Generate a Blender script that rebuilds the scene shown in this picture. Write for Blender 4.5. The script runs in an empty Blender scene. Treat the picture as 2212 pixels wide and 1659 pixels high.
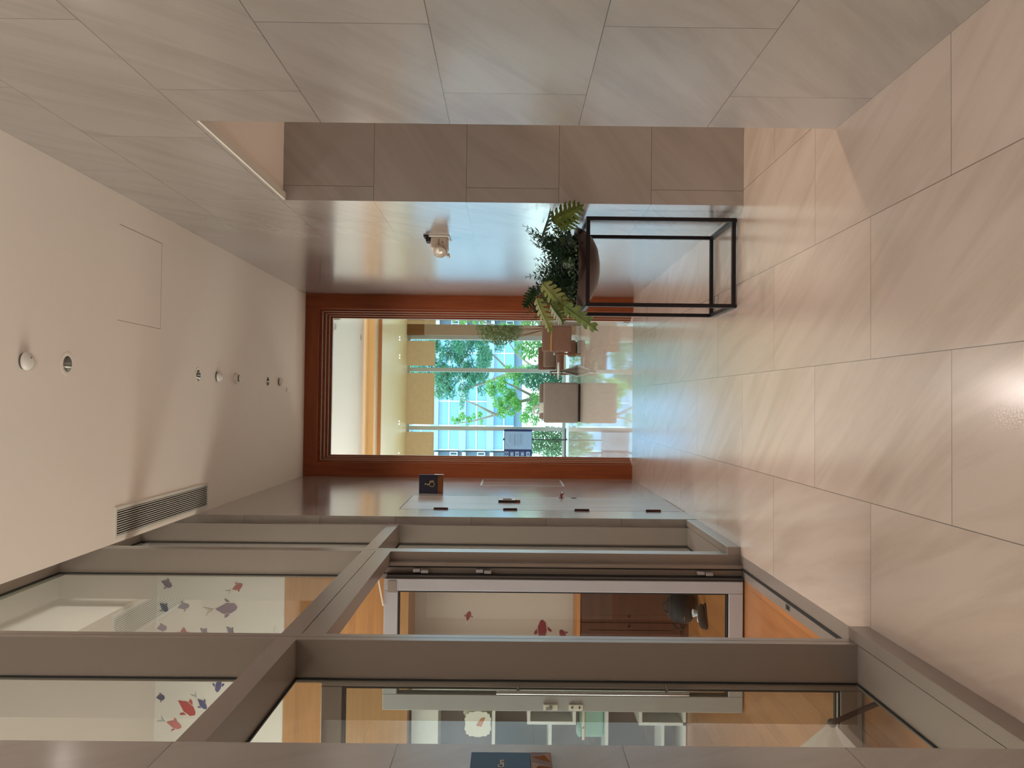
import bpy, bmesh, math, random
from mathutils import Vector, Matrix, Euler

random.seed(7)
PI = math.pi
sc = bpy.context.scene
COL = sc.collection

# ---------------------------------------------------------------- camera
F_PX, YAW, PITCH, ROLL, CAM_H = 1700.0, 0.02342, -0.00501, 0.01101, 1.5155
def camera():
    cy, sy, cp, sp = math.cos(YAW), math.sin(YAW), math.cos(PITCH), math.sin(PITCH)
    fwd = Vector((sy * cp, cy * cp, sp)); r0 = Vector((cy, -sy, 0)); u0 = r0.cross(fwd)
    c, s = math.cos(ROLL), math.sin(ROLL)
    r = c * r0 + s * u0; u = -s * r0 + c * u0
    cd = bpy.data.cameras.new('camera'); co = bpy.data.objects.new('camera', cd); COL.objects.link(co)
    x, y, z = -u, r, -fwd                      # the phone was held sideways: image right is down
    m = Matrix(((x.x, y.x, z.x, 0), (x.y, y.y, z.y, 0), (x.z, y.z, z.z, CAM_H), (0, 0, 0, 1)))
    co.matrix_world = m
    cd.sensor_fit = 'HORIZONTAL'; cd.sensor_width = 36.0; cd.lens = F_PX / 2212 * 36
    cd.clip_start = 0.05; cd.clip_end = 400
    sc.camera = co
camera()

# ---------------------------------------------------------------- view, world, lights
sc.view_settings.view_transform = 'Standard'
sc.view_settings.look = 'None'
sc.view_settings.gamma = 1.0
sc.view_settings.use_curve_mapping = False
sc.view_settings.exposure = 0.0
sc.cycles.use_denoising = True
sc.cycles.max_bounces = 10
sc.cycles.diffuse_bounces = 5
sc.cycles.glossy_bounces = 6
sc.cycles.transmission_bounces = 8
sc.cycles.transparent_max_bounces = 16
sc.cycles.sample_clamp_indirect = 6.0
sc.cycles.caustics_reflective = False
sc.cycles.caustics_refractive = False

def world():
    w = bpy.data.worlds.new('world'); sc.world = w; w.use_nodes = True
    bg = w.node_tree.nodes['Background']
    bg.inputs[0].default_value = (0.62, 0.87, 1.0, 1); bg.inputs[1].default_value = 6.0
world()

def lamp(name, kind, loc, energy, color, size=0.2, target=None, spot=None, blend=0.6, size_y=None):
    d = bpy.data.lights.new(name, kind); o = bpy.data.objects.new(name, d); COL.objects.link(o)
    o.location = loc; d.energy = energy; d.color = color
    if kind == 'AREA':
        d.shape = 'RECTANGLE'; d.size = size; d.size_y = size_y or size
    elif kind in ('POINT', 'SPOT'):
        d.shadow_soft_size = size
    if kind == 'SPOT':
        d.spot_size = spot; d.spot_blend = blend
    if target is not None:
        v = Vector(target) - Vector(loc)
        o.rotation_euler = v.to_track_quat('-Z', 'Y').to_euler()
    return o
WARM = (1.0, 0.91, 0.83)
sun = lamp('sun', 'SUN', (0, -20, 40), 2.2, (1.0, 0.97, 0.9)); sun.data.angle = 0.02
sun.rotation_euler = Vector((0.35, 0.75, -0.85)).to_track_quat('-Z', 'Y').to_euler()
portal = lamp('window_portal', 'AREA', (-0.7, 21.0, 2.2), 1, (1, 1, 1), 11.6, (-0.7, 0, 2.2), size_y=4.2)
portal.data.cycles.is_portal = True
# lamps in the side corridor, lounge and playroom, plus added unseen fill lights
up = lamp('lobby_fill_light', 'AREA', (0.0, -0.5, 2.3), 80, (1.0, 0.95, 0.90), 0.5, (0.1, 0.1, 3.98), size_y=0.9)  # unseen lamp added to brighten the corridor ceiling
up.data.spread = math.radians(130)
lamp('side_corridor_lamp', 'SPOT', (2.35, 4.35, 2.93), 120, (1.0, 0.76, 0.54), 0.05, (2.1, 4.2, 0), spot=1.25, blend=0.8)
lamp('side_fill_light', 'AREA', (3.7, 4.35, 1.7), 12, (1.0, 0.80, 0.64), 0.5, (3.3, 4.35, 3.0))  # unseen light added to lift the side corridor ceiling
lamp('lounge_lamp', 'AREA', (-3.6, 14.2, 4.45), 150, (1.0, 0.95, 0.88), 3.0, (-3.6, 14.2, 0), size_y=4.0)
lamp('lounge_fill_light', 'AREA', (-3.8, 13.5, 1.9), 120, (1.0, 0.97, 0.93), 1.0, (-2.6, 13.5, 4.5))  # out of view, added to throw more light on the lounge ceiling
lamp('playroom_fill_light', 'AREA', (-5.7, 3.6, 1.9), 270, (1.0, 0.97, 0.93), 2.4, (0, 3.6, 2.2), size_y=4.4)  # added unseen fill through the glazing for the corridor ceiling and right wall
lamp('playroom_lamp', 'AREA', (-3.2, 3.6, 4.2), 75, (1.0, 0.91, 0.78), 2.4, (-3.2, 3.6, 0), size_y=3.6)
CEIL_Z = 3.986
for yy, ww in ((-1.2, 28), (0.7, 24), (2.55, 28), (4.417, 46), (6.282, 100), (8.095, 205)):
    lamp('downlight_lamp', 'SPOT', (0.19, yy, CEIL_Z - 0.015), ww, WARM, 0.04, (0.19, yy, 0), spot=2.3, blend=1.0)

# ---------------------------------------------------------------- helpers: colour, materials
def s2l(c):
    return tuple((v / 12.92 if v <= 0.04045 else ((v + 0.055) / 1.055) ** 2.4) for v in (x / 255 for x in c))

class NT:
    def __init__(self, name):
        self.m = bpy.data.materials.new(name); self.m.use_nodes = True
        self.t = self.m.node_tree; self.n = self.t.nodes; self.n.clear()
        self.out = self.n.new('ShaderNodeOutputMaterial')
    def new(self, kind, **kw):
        nd = self.n.new(kind)
        for k, v in kw.items(): setattr(nd, k, v)
        return nd
    def link(self, a, b): self.t.links.new(a, b)
    def math(self, op, a, b=None, c=None):
        nd = self.new('ShaderNodeMath', operation=op)
        for i, v in enumerate((a, b, c)):
            if v is None: continue
            if isinstance(v, (int, float)): nd.inputs[i].default_value = v
            else: self.link(v, nd.inputs[i])
        return nd.outputs[0]
    def mix(self, fac, a, b, mode='MIX'):
        nd = self.new('ShaderNodeMix', data_type='RGBA', blend_type=mode)
        for sock, v in ((nd.inputs[0], fac), (nd.inputs[6], a), (nd.inputs[7], b)):
            if isinstance(v, (int, float)): sock.default_value = v
            elif isinstance(v, tuple): sock.default_value = (*v[:3], 1)
            else: self.link(v, sock)
        return nd.outputs[2]
    def ramp(self, fac, p0, p1):
        nd = self.new('ShaderNodeMapRange'); nd.clamp = True
        self.link(fac, nd.inputs[0]); nd.inputs[1].default_value = p0; nd.inputs[2].default_value = p1
        return nd.outputs[0]
    def noise(self, vec, scale, detail=3, rough=0.55, dist=0.0):
        nd = self.new('ShaderNodeTexNoise'); nd.inputs['Scale'].default_value = scale
        nd.inputs['Detail'].default_value = detail; nd.inputs['Roughness'].default_value = rough
        nd.inputs['Distortion'].default_value = dist
        if vec is not None: self.link(vec, nd.inputs['Vector'])
        return nd.outputs[0]
    def mapping(self, vec, scale=(1, 1, 1), rot=(0, 0, 0), loc=(0, 0, 0)):
        nd = self.new('ShaderNodeMapping'); self.link(vec, nd.inputs[0])
        nd.inputs['Scale'].default_value = scale; nd.inputs['Rotation'].default_value = rot; nd.inputs['Location'].default_value = loc
        return nd.outputs[0]
    def coord(self, which='Object'):
        return self.new('ShaderNodeTexCoord').outputs[which]
    def bsdf(self, color, rough=0.5, metal=0.0, spec=0.5, coat=0.0, emit=None, estr=0.0, trans=0.0, alpha=1.0, sheen=0.0):
        b = self.new('ShaderNodeBsdfPrincipled')
        for sock, v in (('Base Color', color), ('Roughness', rough), ('Metallic', metal)):
            if isinstance(v, tuple): b.inputs[sock].default_value = (*v[:3], 1)
            elif isinstance(v, (int, float)): b.inputs[sock].default_value = v
            else: self.link(v, b.inputs[sock])
        b.inputs['Specular IOR Level'].default_value = spec
        b.inputs['Coat Weight'].default_value = coat
        b.inputs['Transmission Weight'].default_value = trans
        b.inputs['Alpha'].default_value = alpha
        b.inputs['Sheen Weight'].default_value = sheen
        if emit: b.inputs['Emission Color'].default_value = (*emit, 1); b.inputs['Emission Strength'].default_value = estr
        self.link(b.outputs[0], self.out.inputs[0]); self.b = b
        return self.m

def plain(name, rgb, rough=0.5, var=0.05, scale=30, **kw):
    """Procedural plain surface: a base colour with a faint mottling."""
    t = NT(name); c = s2l(rgb)
    nz = t.noise(t.coord('Object'), scale, 3)
    lo = tuple(x * (1 - var) for x in c); hi = tuple(min(1, x * (1 + var)) for x in c)
    return t.bsdf(t.mix(nz, lo, hi), rough, **kw)

def stone(name, u_axis, u0, v_axis, v0, rgb, rough, vein=1.0, angle=0.6, spec=0.5, coat=0.7):
    """Honed limestone slabs 1.2 x 0.6 m in running bond, laid in world space."""
    t = NT(name); c = s2l(rgb)
    pos = t.new('ShaderNodeNewGeometry').outputs['Position']
    sp = t.new('ShaderNodeSeparateXYZ'); t.link(pos, sp.inputs[0])
    u = t.math('ADD', sp.outputs[u_axis], 24.0 - u0); v = t.math('ADD', sp.outputs[v_axis], 12.0 - v0)
    cb = t.new('ShaderNodeCombineXYZ'); t.link(u, cb.inputs[0]); t.link(v, cb.inputs[1])
    br = t.new('ShaderNodeTexBrick'); t.link(cb.outputs[0], br.inputs[0])
    br.offset = 0.5; br.offset_frequency = 2; br.squash = 1.0
    br.inputs['Color1'].default_value = (0, 0, 0, 1); br.inputs['Color2'].default_value = (1, 1, 1, 1)
    br.inputs['Mortar'].default_value = (0.5, 0.5, 0.5, 1)
    br.inputs['Scale'].default_value = 1.0; br.inputs['Brick Width'].default_value = 1.2; br.inputs['Row Height'].default_value = 0.6
    br.inputs['Mortar Size'].default_value = 0.0016; br.inputs['Mortar Smooth'].default_value = 0.0
    rnd = br.outputs[0]
    cb2 = t.new('ShaderNodeCombineXYZ'); t.link(u, cb2.inputs[0]); t.link(v, cb2.inputs[1])
    t.link(t.math('MULTIPLY', rnd, 37.0), cb2.inputs[2])
    ang = t.new('ShaderNodeVectorRotate'); ang.rotation_type = 'Z_AXIS'
    t.link(cb2.outputs[0], ang.inputs['Vector'])
    t.link(t.math('ADD', t.math('MULTIPLY', rnd, 0.5), angle - 0.25), ang.inputs['Angle'])
    streak = t.noise(t.mapping(ang.outputs[0], (0.55, 4.2, 1)), 1.5, 6, 0.6, 0.4)
    cloud = t.noise(cb2.outputs[0], 2.2, 3, 0.5)
    grain = t.noise(cb.outputs[0], 260, 2, 0.6)
    d = t.math('MULTIPLY', t.ramp(streak, 0.44, 0.74), 0.50 * vein)
    base = t.mix(d, c, tuple(x * y for x, y in zip(c, (0.60, 0.55, 0.50))))
    l = t.math('MULTIPLY', t.ramp(cloud, 0.30, 0.85), 0.12 * vein)
    base = t.mix(l, base, tuple(min(1, x * 1.18) for x in c))
    k = t.math('ADD', t.math('MULTIPLY', rnd, 0.07), t.math('ADD', t.math('MULTIPLY', grain, 0.14), 0.895))
    kk = t.new('ShaderNodeCombineXYZ')
    for i in range(3): t.link(k, kk.inputs[i])
    base = t.mix(1.0, base, kk.outputs[0], 'MULTIPLY')
    base = t.mix(br.outputs['Fac'], base, tuple(x * 0.30 for x in c))
    r = t.math('ADD', t.math('MULTIPLY', t.noise(cb.outputs[0], 6, 2), 0.06), rough - 0.03)
    t.bsdf(base, r, spec=spec, coat=coat)
    t.b.inputs['Coat Roughness'].default_value = rough * 0.85; t.b.inputs['Coat IOR'].default_value = 1.6
    return t.m

def wood(name, rgb, dark, rough=0.4, axis=2, scale=1.0, spec=0.5, plank=None, pos=False):
    t = NT(name); c = s2l(rgb); dk = s2l(dark)
    co = t.new('ShaderNodeNewGeometry').outputs['Position'] if pos else t.coord('Object')
    s = [14 * scale] * 3; s[axis] = 0.9 * scale
    g = t.noise(t.mapping(co, tuple(s)), 2.0, 7, 0.62, 0.35)
    g2 = t.noise(t.mapping(co, tuple(x * 5 for x in s)), 2.0, 3, 0.6)
    f = t.math('ADD', t.math('MULTIPLY', t.ramp(g, 0.3, 0.72), 0.7), t.math('MULTIPLY', g2, 0.3))
    col = t.mix(f, dk, c)
    if plank:
        sp = t.new('ShaderNodeSeparateXYZ'); t.link(co, sp.inputs[0])
        cb = t.new('ShaderNodeCombineXYZ'); t.link(sp.outputs[plank[0]], cb.inputs[0]); t.link(sp.outputs[plank[1]], cb.inputs[1])
        br = t.new('ShaderNodeTexBrick'); t.link(t.mapping(cb.outputs[0], (1, 1, 1), (0, 0, 0), (20, 20.03, 0)), br.inputs[0])
        br.offset = 0.37; br.inputs['Scale'].default_value = 1
        br.inputs['Brick Width'].default_value = plank[2]; br.inputs['Row Height'].default_value = plank[3]
        br.inputs['Mortar Size'].default_value = 0.0012
        br.inputs['Color1'].default_value = (0.82, 0.82, 0.82, 1); br.inputs['Color2'].default_value = (1.1, 1.1, 1.1, 1)
        br.inputs['Mortar'].default_value = (0.4, 0.4, 0.4, 1)
        col = t.mix(1.0, col, br.outputs[0], 'MULTIPLY')
    return t.bsdf(col, rough, spec=spec)

def fabric(name, rgb, rough=0.85, scale=260):
    t = NT(name); c = s2l(rgb)
    w = t.noise(t.mapping(t.coord('Object'), (1, 1, 1)), scale, 2, 0.7)
    w2 = t.noise(t.coord('Object'), 9, 3)
    f = t.math('ADD', t.math('MULTIPLY', w, 0.6), t.math('MULTIPLY', w2, 0.4))
    return t.bsdf(t.mix(f, tuple(x * 0.72 for x in c), tuple(min(1, x * 1.25) for x in c)), rough, spec=0.2, sheen=0.15)

def glass(name, tint=(0.90, 0.935, 0.91), gain=1.35):
    t = NT(name)
    tr = t.new('ShaderNodeBsdfTransparent'); tr.inputs[0].default_value = (*tint, 1)
    gl = t.new('ShaderNodeBsdfGlossy'); gl.inputs['Roughness'].default_value = 0.0; gl.inputs[0].default_value = (1, 1, 1, 1)
    fr = t.new('ShaderNodeFresnel'); fr.inputs['IOR'].default_value = 1.5
    mx = t.new('ShaderNodeMixShader')
    geo = t.new('ShaderNodeNewGeometry')                       # reflect on the outer face of the pane only
    front = t.math('SUBTRACT', 1.0, geo.outputs['Backfacing'])
    t.link(t.math('MULTIPLY', t.math('MULTIPLY', fr.outputs[0], gain), front), mx.inputs[0]); t.link(tr.outputs[0], mx.inputs[1]); t.link(gl.outputs[0], mx.inputs[2])
    t.link(mx.outputs[0], t.out.inputs[0])
    return t.m

def film(name, rgb, alpha):
    t = NT(name)
    tr = t.new('ShaderNodeBsdfTransparent')
    b = t.new('ShaderNodeBsdfPrincipled'); b.inputs['Base Color'].default_value = (*s2l(rgb), 1); b.inputs['Roughness'].default_value = 0.25
    mx = t.new('ShaderNodeMixShader')
    n = t.noise(t.coord('Object'), 14, 3)
    t.link(t.math('ADD', t.math('MULTIPLY', n, 0.5), alpha - 0.25), mx.inputs[0])
    t.link(tr.outputs[0], mx.inputs[1]); t.link(b.outputs[0], mx.inputs[2]); t.link(mx.outputs[0], t.out.inputs[0])
    return t.m

def glow(name, rgb, strength):
    t = NT(name)
    e = t.new('ShaderNodeEmission'); e.inputs[0].default_value = (*s2l(rgb), 1); e.inputs[1].default_value = strength
    t.link(e.outputs[0], t.out.inputs[0]); return t.m

def leaf_mat(name, a, b, rough=0.4):
    t = NT(name)
    n = t.noise(t.coord('Object'), 22, 3)
    m = t.bsdf(t.mix(t.ramp(n, 0.3, 0.7), s2l(a), s2l(b)), rough, spec=0.4)
    tl = t.new('ShaderNodeBsdfTranslucent'); tl.inputs[0].default_value = (*s2l(b), 1)
    mx = t.new('ShaderNodeMixShader'); mx.inputs[0].default_value = 0.25
    t.link(t.b.outputs[0], mx.inputs[1]); t.link(tl.outputs[0], mx.inputs[2]); t.link(mx.outputs[0], t.out.inputs[0])
    return m

M = {}
WALL = (157, 149, 144); FLOOR = (204, 187, 175)
M['stone_x'] = stone('limestone wall along the corridor', 1, 2.67, 2, 0.0, WALL, 0.19, 1.0, 0.7)
M['stone_pier'] = stone('limestone on the near pier', 1, 3.02, 2, 0.0, WALL, 0.22, 1.0, 0.9)
M['stone_y'] = stone('limestone wall across the corridor', 0, 1.989, 2, 0.0, WALL, 0.30, 1.0, 2.3)
M['stone_floor'] = stone('limestone floor', 1, 2.68, 0, 0.197, FLOOR, 0.22, 0.9, 0.5, coat=1.0)
M['plaster'] = plain('warm white ceiling paint', (240, 231, 221), 0.8, 0.015, 4)
M['white'] = plain('white wall paint', (208, 206, 198), 0.75, 0.02, 4)
M['beige'] = plain('shaded alcove paint', (172, 158, 146), 0.75, 0.02, 4)  # white wall darkened in its colour for the shade inside the alcove
M['white_gloss'] = plain('white plastic', (226, 222, 212), 0.35, 0.02)
M['lounge_ceiling'] = plain('cool white lounge ceiling paint', (226, 224, 216), 0.8, 0.01, 4)
M['portal_wood'] = wood('red brown oiled wood', (158, 82, 38), (118, 52, 22), 0.45, 2, 0.8, 0.4)
M['portal_wood_h'] = wood('red brown oiled wood lying', (158, 82, 38), (118, 52, 22), 0.45, 0, 0.8, 0.4)
M['alu'] = plain('grey powder coated aluminium', (152, 141, 133), 0.30, 0.03, 300, metal=0.35)
M['pale_strip'] = plain('pale edge strip', (206, 196, 186), 0.3, 0.02, metal=0.4)
M['alu_blue'] = plain('pale anodised door aluminium', (178, 178, 182), 0.38, 0.03, 300, metal=0.3)
M['rubber'] = plain('black rubber gasket', (16, 15, 15), 0.7)
M['alu_dark'] = plain('dark recess of the aluminium profile', (96, 90, 90), 0.5, metal=0.3)
M['chrome'] = plain('brushed chrome', (205, 205, 205), 0.18, 0.02, metal=1.0)
M['glass'] = glass('clear window glass')
M['lounge_glass'] = glass('lounge glass', (0.95, 0.98, 0.97))
M['wood_beam'] = wood('honey coloured wood panel', (176, 128, 70), (140, 96, 48), 0.4, 0, 0.8)
M['wood_floor'] = wood('honey oak floor boards', (178, 122, 76), (146, 94, 54), 0.28, 1, 0.7, plank=(1, 0, 1.4, 0.16), pos=True)
M['cab_wood'] = wood('dark red brown cabinet wood', (84, 42, 18), (56, 24, 9), 0.4, 0, 0.8)
M['shelf_white'] = plain('white shelf laminate', (205, 207, 205), 0.5)
M['shelf_back'] = plain('dark brown shelf back', (74, 54, 46), 0.5)
M['lounge_floor'] = None
M['black_metal'] = plain('black powder coated steel', (30, 24, 27), 0.38, 0.1, 80, metal=0.3)
M['soffit'] = wood('pale maple soffit', (222, 196, 146), (204, 172, 118), 0.4, 0, 0.6)
M['brown_edge'] = plain('orange brown wood edging', (176, 112, 58), 0.4)
M['cream'] = plain('cream cove paint', (238, 222, 190), 0.7)
M['blind'] = fabric('beige roller blind cloth', (220, 198, 160), 0.9, 180)
M['win_frame'] = plain('pale grey window aluminium', (184, 192, 188), 0.4, 0.02, metal=0.2)
def lounge_floor_mat():
    t = NT('polished pale lounge floor')
    pos = t.new('ShaderNodeNewGeometry').outputs['Position']
    n = t.noise(t.mapping(pos, (10, 0.6, 1)), 2.0, 5, 0.6)
    c = t.mix(n, s2l((226, 208, 196)), s2l((240, 228, 220)))
    r = t.math('ADD', t.math('MULTIPLY', n, 0.03), 0.035)
    return t.bsdf(c, r, spec=0.75, coat=0.25)
M['lounge_floor'] = lounge_floor_mat()
def marble_mat():
    t = NT('white veined marble strip')
    pos = t.new('ShaderNodeNewGeometry').outputs['Position']
    n = t.noise(t.mapping(pos, (1, 1, 1)), 1.6, 8, 0.7, 1.5)
    return t.bsdf(t.mix(t.ramp(n, 0.52, 0.6), s2l((240, 240, 244)), s2l((200, 204, 214))), 0.3)
M['marble'] = marble_mat()

# ---------------------------------------------------------------- helpers: meshes and objects
class MB:
    """Collects simple solids and links them as ONE mesh object."""
    def __init__(self): self.bm = bmesh.new(); self.mi = 0
    def _tag(self, faces):
        for f in faces: f.material_index = self.mi
    def box(self, x0, x1, y0, y1, z0, z1, bev=0.0, seg=2):
        r = bmesh.ops.create_cube(self.bm, size=1.0); vs = r['verts']
        for v in vs:
            v.co = Vector((x0 + (v.co.x + .5) * (x1 - x0), y0 + (v.co.y + .5) * (y1 - y0), z0 + (v.co.z + .5) * (z1 - z0)))
        fs = {f for v in vs for f in v.link_faces}; self._tag(fs)
        if bev > 0:
            es = list({e for v in vs for e in v.link_edges})
            rr = bmesh.ops.bevel(self.bm, geom=es, offset=bev, segments=seg, affect='EDGES', profile=0.6)
            self._tag(rr['faces'])
        return self
    def cyl(self, p0, p1, r0, r1=None, seg=20, cap=True):
        p0, p1 = Vector(p0), Vector(p1); d = p1 - p0
        q = d.to_track_quat('Z', 'Y').to_matrix().to_4x4()
        m = Matrix.Translation((p0 + p1) / 2) @ q
        r = bmesh.ops.create_cone(self.bm, cap_ends=cap, segments=seg, radius1=r0, radius2=r0 if r1 is None else r1, depth=d.length, matrix=m)
        self._tag({f for v in r['verts'] for f in v.link_faces}); return self
    def tube(self, pts, rad, seg=10, closed=False):
        pts = [Vector(p) for p in pts]; n = len(pts); rings = []
        rads = rad if isinstance(rad, (list, tuple)) else [rad] * n
        for i, p in enumerate(pts):
            a = pts[(i - 1) % n] if (i > 0 or closed) else p
            b = pts[(i + 1) % n] if (i < n - 1 or closed) else p
            d = (b - a).normalized(); up = Vector((0, 0, 1)) if abs(d.z) < 0.95 else Vector((1, 0, 0))
            s = d.cross(up).normalized(); t = s.cross(d).normalized()
            rings.append([self.bm.verts.new(p + (s * math.cos(k * 2 * PI / seg) + t * math.sin(k * 2 * PI / seg)) * rads[i]) for k in range(seg)])
        fs = []
        for i in range(n if closed else n - 1):
            A, B = rings[i], rings[(i + 1) % n]
            for k in range(seg): fs.append(self.bm.faces.new((A[k], A[(k + 1) % seg], B[(k + 1) % seg], B[k])))
        if not closed:
            fs.append(self.bm.faces.new(rings[0][::-1])); fs.append(self.bm.faces.new(rings[-1]))
        self._tag(fs); return self
    def lathe(self, prof, seg=40, axis='Z', cx=0, cy=0, cz=0):
        rings = []
        for r, h in prof:
            ring = []
            for k in range(seg):
                a = 2 * PI * k / seg; c, s = math.cos(a) * r, math.sin(a) * r
                co = {'Z': (cx + c, cy + s, cz + h), 'X': (cx + h, cy + c, cz + s), 'Y': (cx + c, cy + h, cz + s)}[axis]
                ring.append(self.bm.verts.new(co))
            rings.append(ring)
        fs = []
        for A, B in zip(rings, rings[1:]):
            for k in range(seg):
                try: fs.append(self.bm.faces.new((A[k], A[(k + 1) % seg], B[(k + 1) % seg], B[k])))
                except ValueError: pass
        for ring, (rr_, _h) in ((rings[0], prof[0]), (rings[-1], prof[-1])):
            if rr_ > 0.01: continue              # wide ends stay open
            try: fs.append(self.bm.faces.new(ring))
            except ValueError: pass
        self._tag(fs); return self
    def prism(self, pts, d):
        """Closed polygon (list of 3D points) pushed along vector d."""
        d = Vector(d); a = [self.bm.verts.new(Vector(p)) for p in pts]; b = [self.bm.verts.new(Vector(p) + d) for p in pts]
        fs = [self.bm.faces.new(a[::-1]), self.bm.faces.new(b)]
        n = len(a)
        for i in range(n): fs.append(self.bm.faces.new((a[i], a[(i + 1) % n], b[(i + 1) % n], b[i])))
        self._tag(fs); return self
    def ball(self, c, r, scale=(1, 1, 1), seg=20):
        rr = bmesh.ops.create_uvsphere(self.bm, u_segments=seg, v_segments=max(8, seg // 2), radius=r)
        for v in rr['verts']: v.co = Vector((v.co.x * scale[0], v.co.y * scale[1], v.co.z * scale[2])) + Vector(c)
        self._tag({f for v in rr['verts'] for f in v.link_faces}); return self
    def build(self, name, mats, parent=None, loc=None, smooth=False, rot=None):
        bmesh.ops.recalc_face_normals(self.bm, faces=self.bm.faces)
        me = bpy.data.meshes.new(name); self.bm.to_mesh(me); self.bm.free()
        for m in (mats if isinstance(mats, (list, tuple)) else [mats]): me.materials.append(m)
        o = bpy.data.objects.new(name, me); COL.objects.link(o)
        if parent is not None: o.parent = parent
        if loc is not None: o.location = loc
        if rot is not None: o.rotation_euler = rot
        if smooth:
            for p in me.polygons: p.use_smooth = True
            try: me.set_sharp_from_angle(angle=math.radians(40))
            except Exception: pass
        return o

def tag(o, label, cat, group=None, kind=None):
    o['label'] = label; o['category'] = cat
    if group: o['group'] = group
    if kind: o['kind'] = kind
    return o
def thing(name, label, cat, loc=(0, 0, 0), rz=0.0, group=None, kind=None):
    o = bpy.data.objects.new(name, None); COL.objects.link(o); o.empty_display_size = 0.05
    o.location = loc; o.rotation_euler = (0, 0, rz)
    return tag(o, label, cat, group, kind)
def struct(name, mb, mats, label=None, cat=None, parent=None, smooth=False):
    o = mb.build(name, mats, parent, smooth=smooth)
    if parent is None:
        o['kind'] = 'structure'
        if label: o['label'] = label; o['category'] = cat
    return o
def copy_tree(o, parent=None):
    c = o.copy(); COL.objects.link(c)
    if parent is not None: c.parent = parent
    for ch in list(o.children): copy_tree(ch, c)
    return c
def relabel(root, label, group=None):
    root['label'] = label
    if group: root['group'] = group
    return root
def face_mats(o, ix, iy, iz):
    for p in o.data.polygons:
        n = p.normal; a = (abs(n.x), abs(n.y), abs(n.z))
        p.material_index = (ix, iy, iz)[a.index(max(a))]
    return o
def stone_wall(name, boxes, label, mats=None):
    mb = MB()
    for b in boxes: mb.box(*b)
    o = struct(name, mb, mats or [M['stone_x'], M['stone_y'], M['plaster']], label, 'wall')
    return face_mats(o, 0, 1, 2)

# ================================================================= SETTING
XR, XL = 1.2935, -0.916
Y_NEAR, Y_FAR, Y_END = 3.638, 5.0715, 9.555
YP = 2.13                                       # end of the near left pier
XF, XG = -0.970, -1.131                         # front face of the aluminium frame, glass plane
YS = 6.29                                       # start of the far left stone wall

# floors
struct('floor', MB().box(-1.6, 4.6, -4.2, YP, -0.2, 0).box(XF, 4.6, YP, Y_END + 0.02, -0.2, 0), M['stone_floor'], 'pale limestone tiled corridor floor', 'floor')
struct('floor_playroom', MB().box(-6.0, -1.115, YP, 7.1, -0.2, 0).box(-6.0, -1.6, -1.2, YP, -0.2, 0), M['wood_floor'], 'honey oak floor of the glazed playroom', 'floor')
struct('floor_lounge', MB().box(-6.5, 5.0, Y_END + 0.02, 19.55, -0.2, 0), M['lounge_floor'], 'glossy pale floor of the lounge', 'floor')
struct('floor_window_strip', MB().box(-6.5, 5.0, 19.55, 21.1, -0.2, 0), M['marble'], 'white marble strip of floor along the lounge window', 'floor')
# threshold between the two sills
th = MB().box(XF, -1.115, 2.13, 6.29, -0.2, 0.0)
struct('trim_1', th, M['alu'], 'grey metal door threshold in the floor', 'threshold')
struct('trim_2', MB().box(-1.062, -1.046, 3.302, 5.108, 0.0, 0.004), M['rubber'], 'black sealing strip along the door threshold', 'threshold')

# right side: near wall, lintel over the side corridor, far wall
stone_wall('wall_right_near', [(XR, 4.6, -4.2, Y_NEAR, 0, 4.6)], 'grey limestone wall nearest the camera, right of the corridor')
stone_wall('wall_right_lintel', [(XR, XR + 0.05, Y_NEAR, Y_FAR, 2.98, 4.6)], 'limestone above the side corridor opening')
stone_wall('wall_right_far', [(XR, 4.6, Y_FAR, 9.76, 0, 4.6)], 'limestone wall behind the plant stand')
struct('ceiling_side', MB().box(XR + 0.05, 4.6, Y_NEAR, Y_FAR, 2.986, 3.1), M['plaster'], 'peach white ceiling of the side corridor', 'ceiling')
struct('trim_3', MB().box(XR + 0.002, XR + 0.05, Y_NEAR, Y_FAR, 2.968, 2.98), M['white_gloss'], 'thin white edge trim under the stone lintel', 'trim')
struct('wall_side_end', MB().box(4.5, 4.6, Y_NEAR, Y_FAR, 0, 3.0), M['white'], 'end wall of the side corridor', 'wall')
# left side: near pier, far wall with the toilet door opening
stone_wall('wall_left_near', [(-1.6, XL, -4.2, YP, 0, 4.6)], 'brownish limestone pier nearest the camera on the left', [M['stone_pier'], M['stone_y'], M['plaster']])
DY0, DY1, DZ1 = 6.72, 7.675, 2.425
stone_wall('wall_left_far', [(-1.25, XL, YS, DY0 - 0.006, 0, 4.6), (-1.25, XL, DY1 + 0.006, 9.76, 0, 4.6), (-1.25, XL, DY0 - 0.006, DY1 + 0.006, DZ1 + 0.008, 4.6), (-1.25, -1.02, DY0 - 0.006, DY1 + 0.006, 0, DZ1 + 0.008)],
           'limestone wall with the hidden toilet door')
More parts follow.
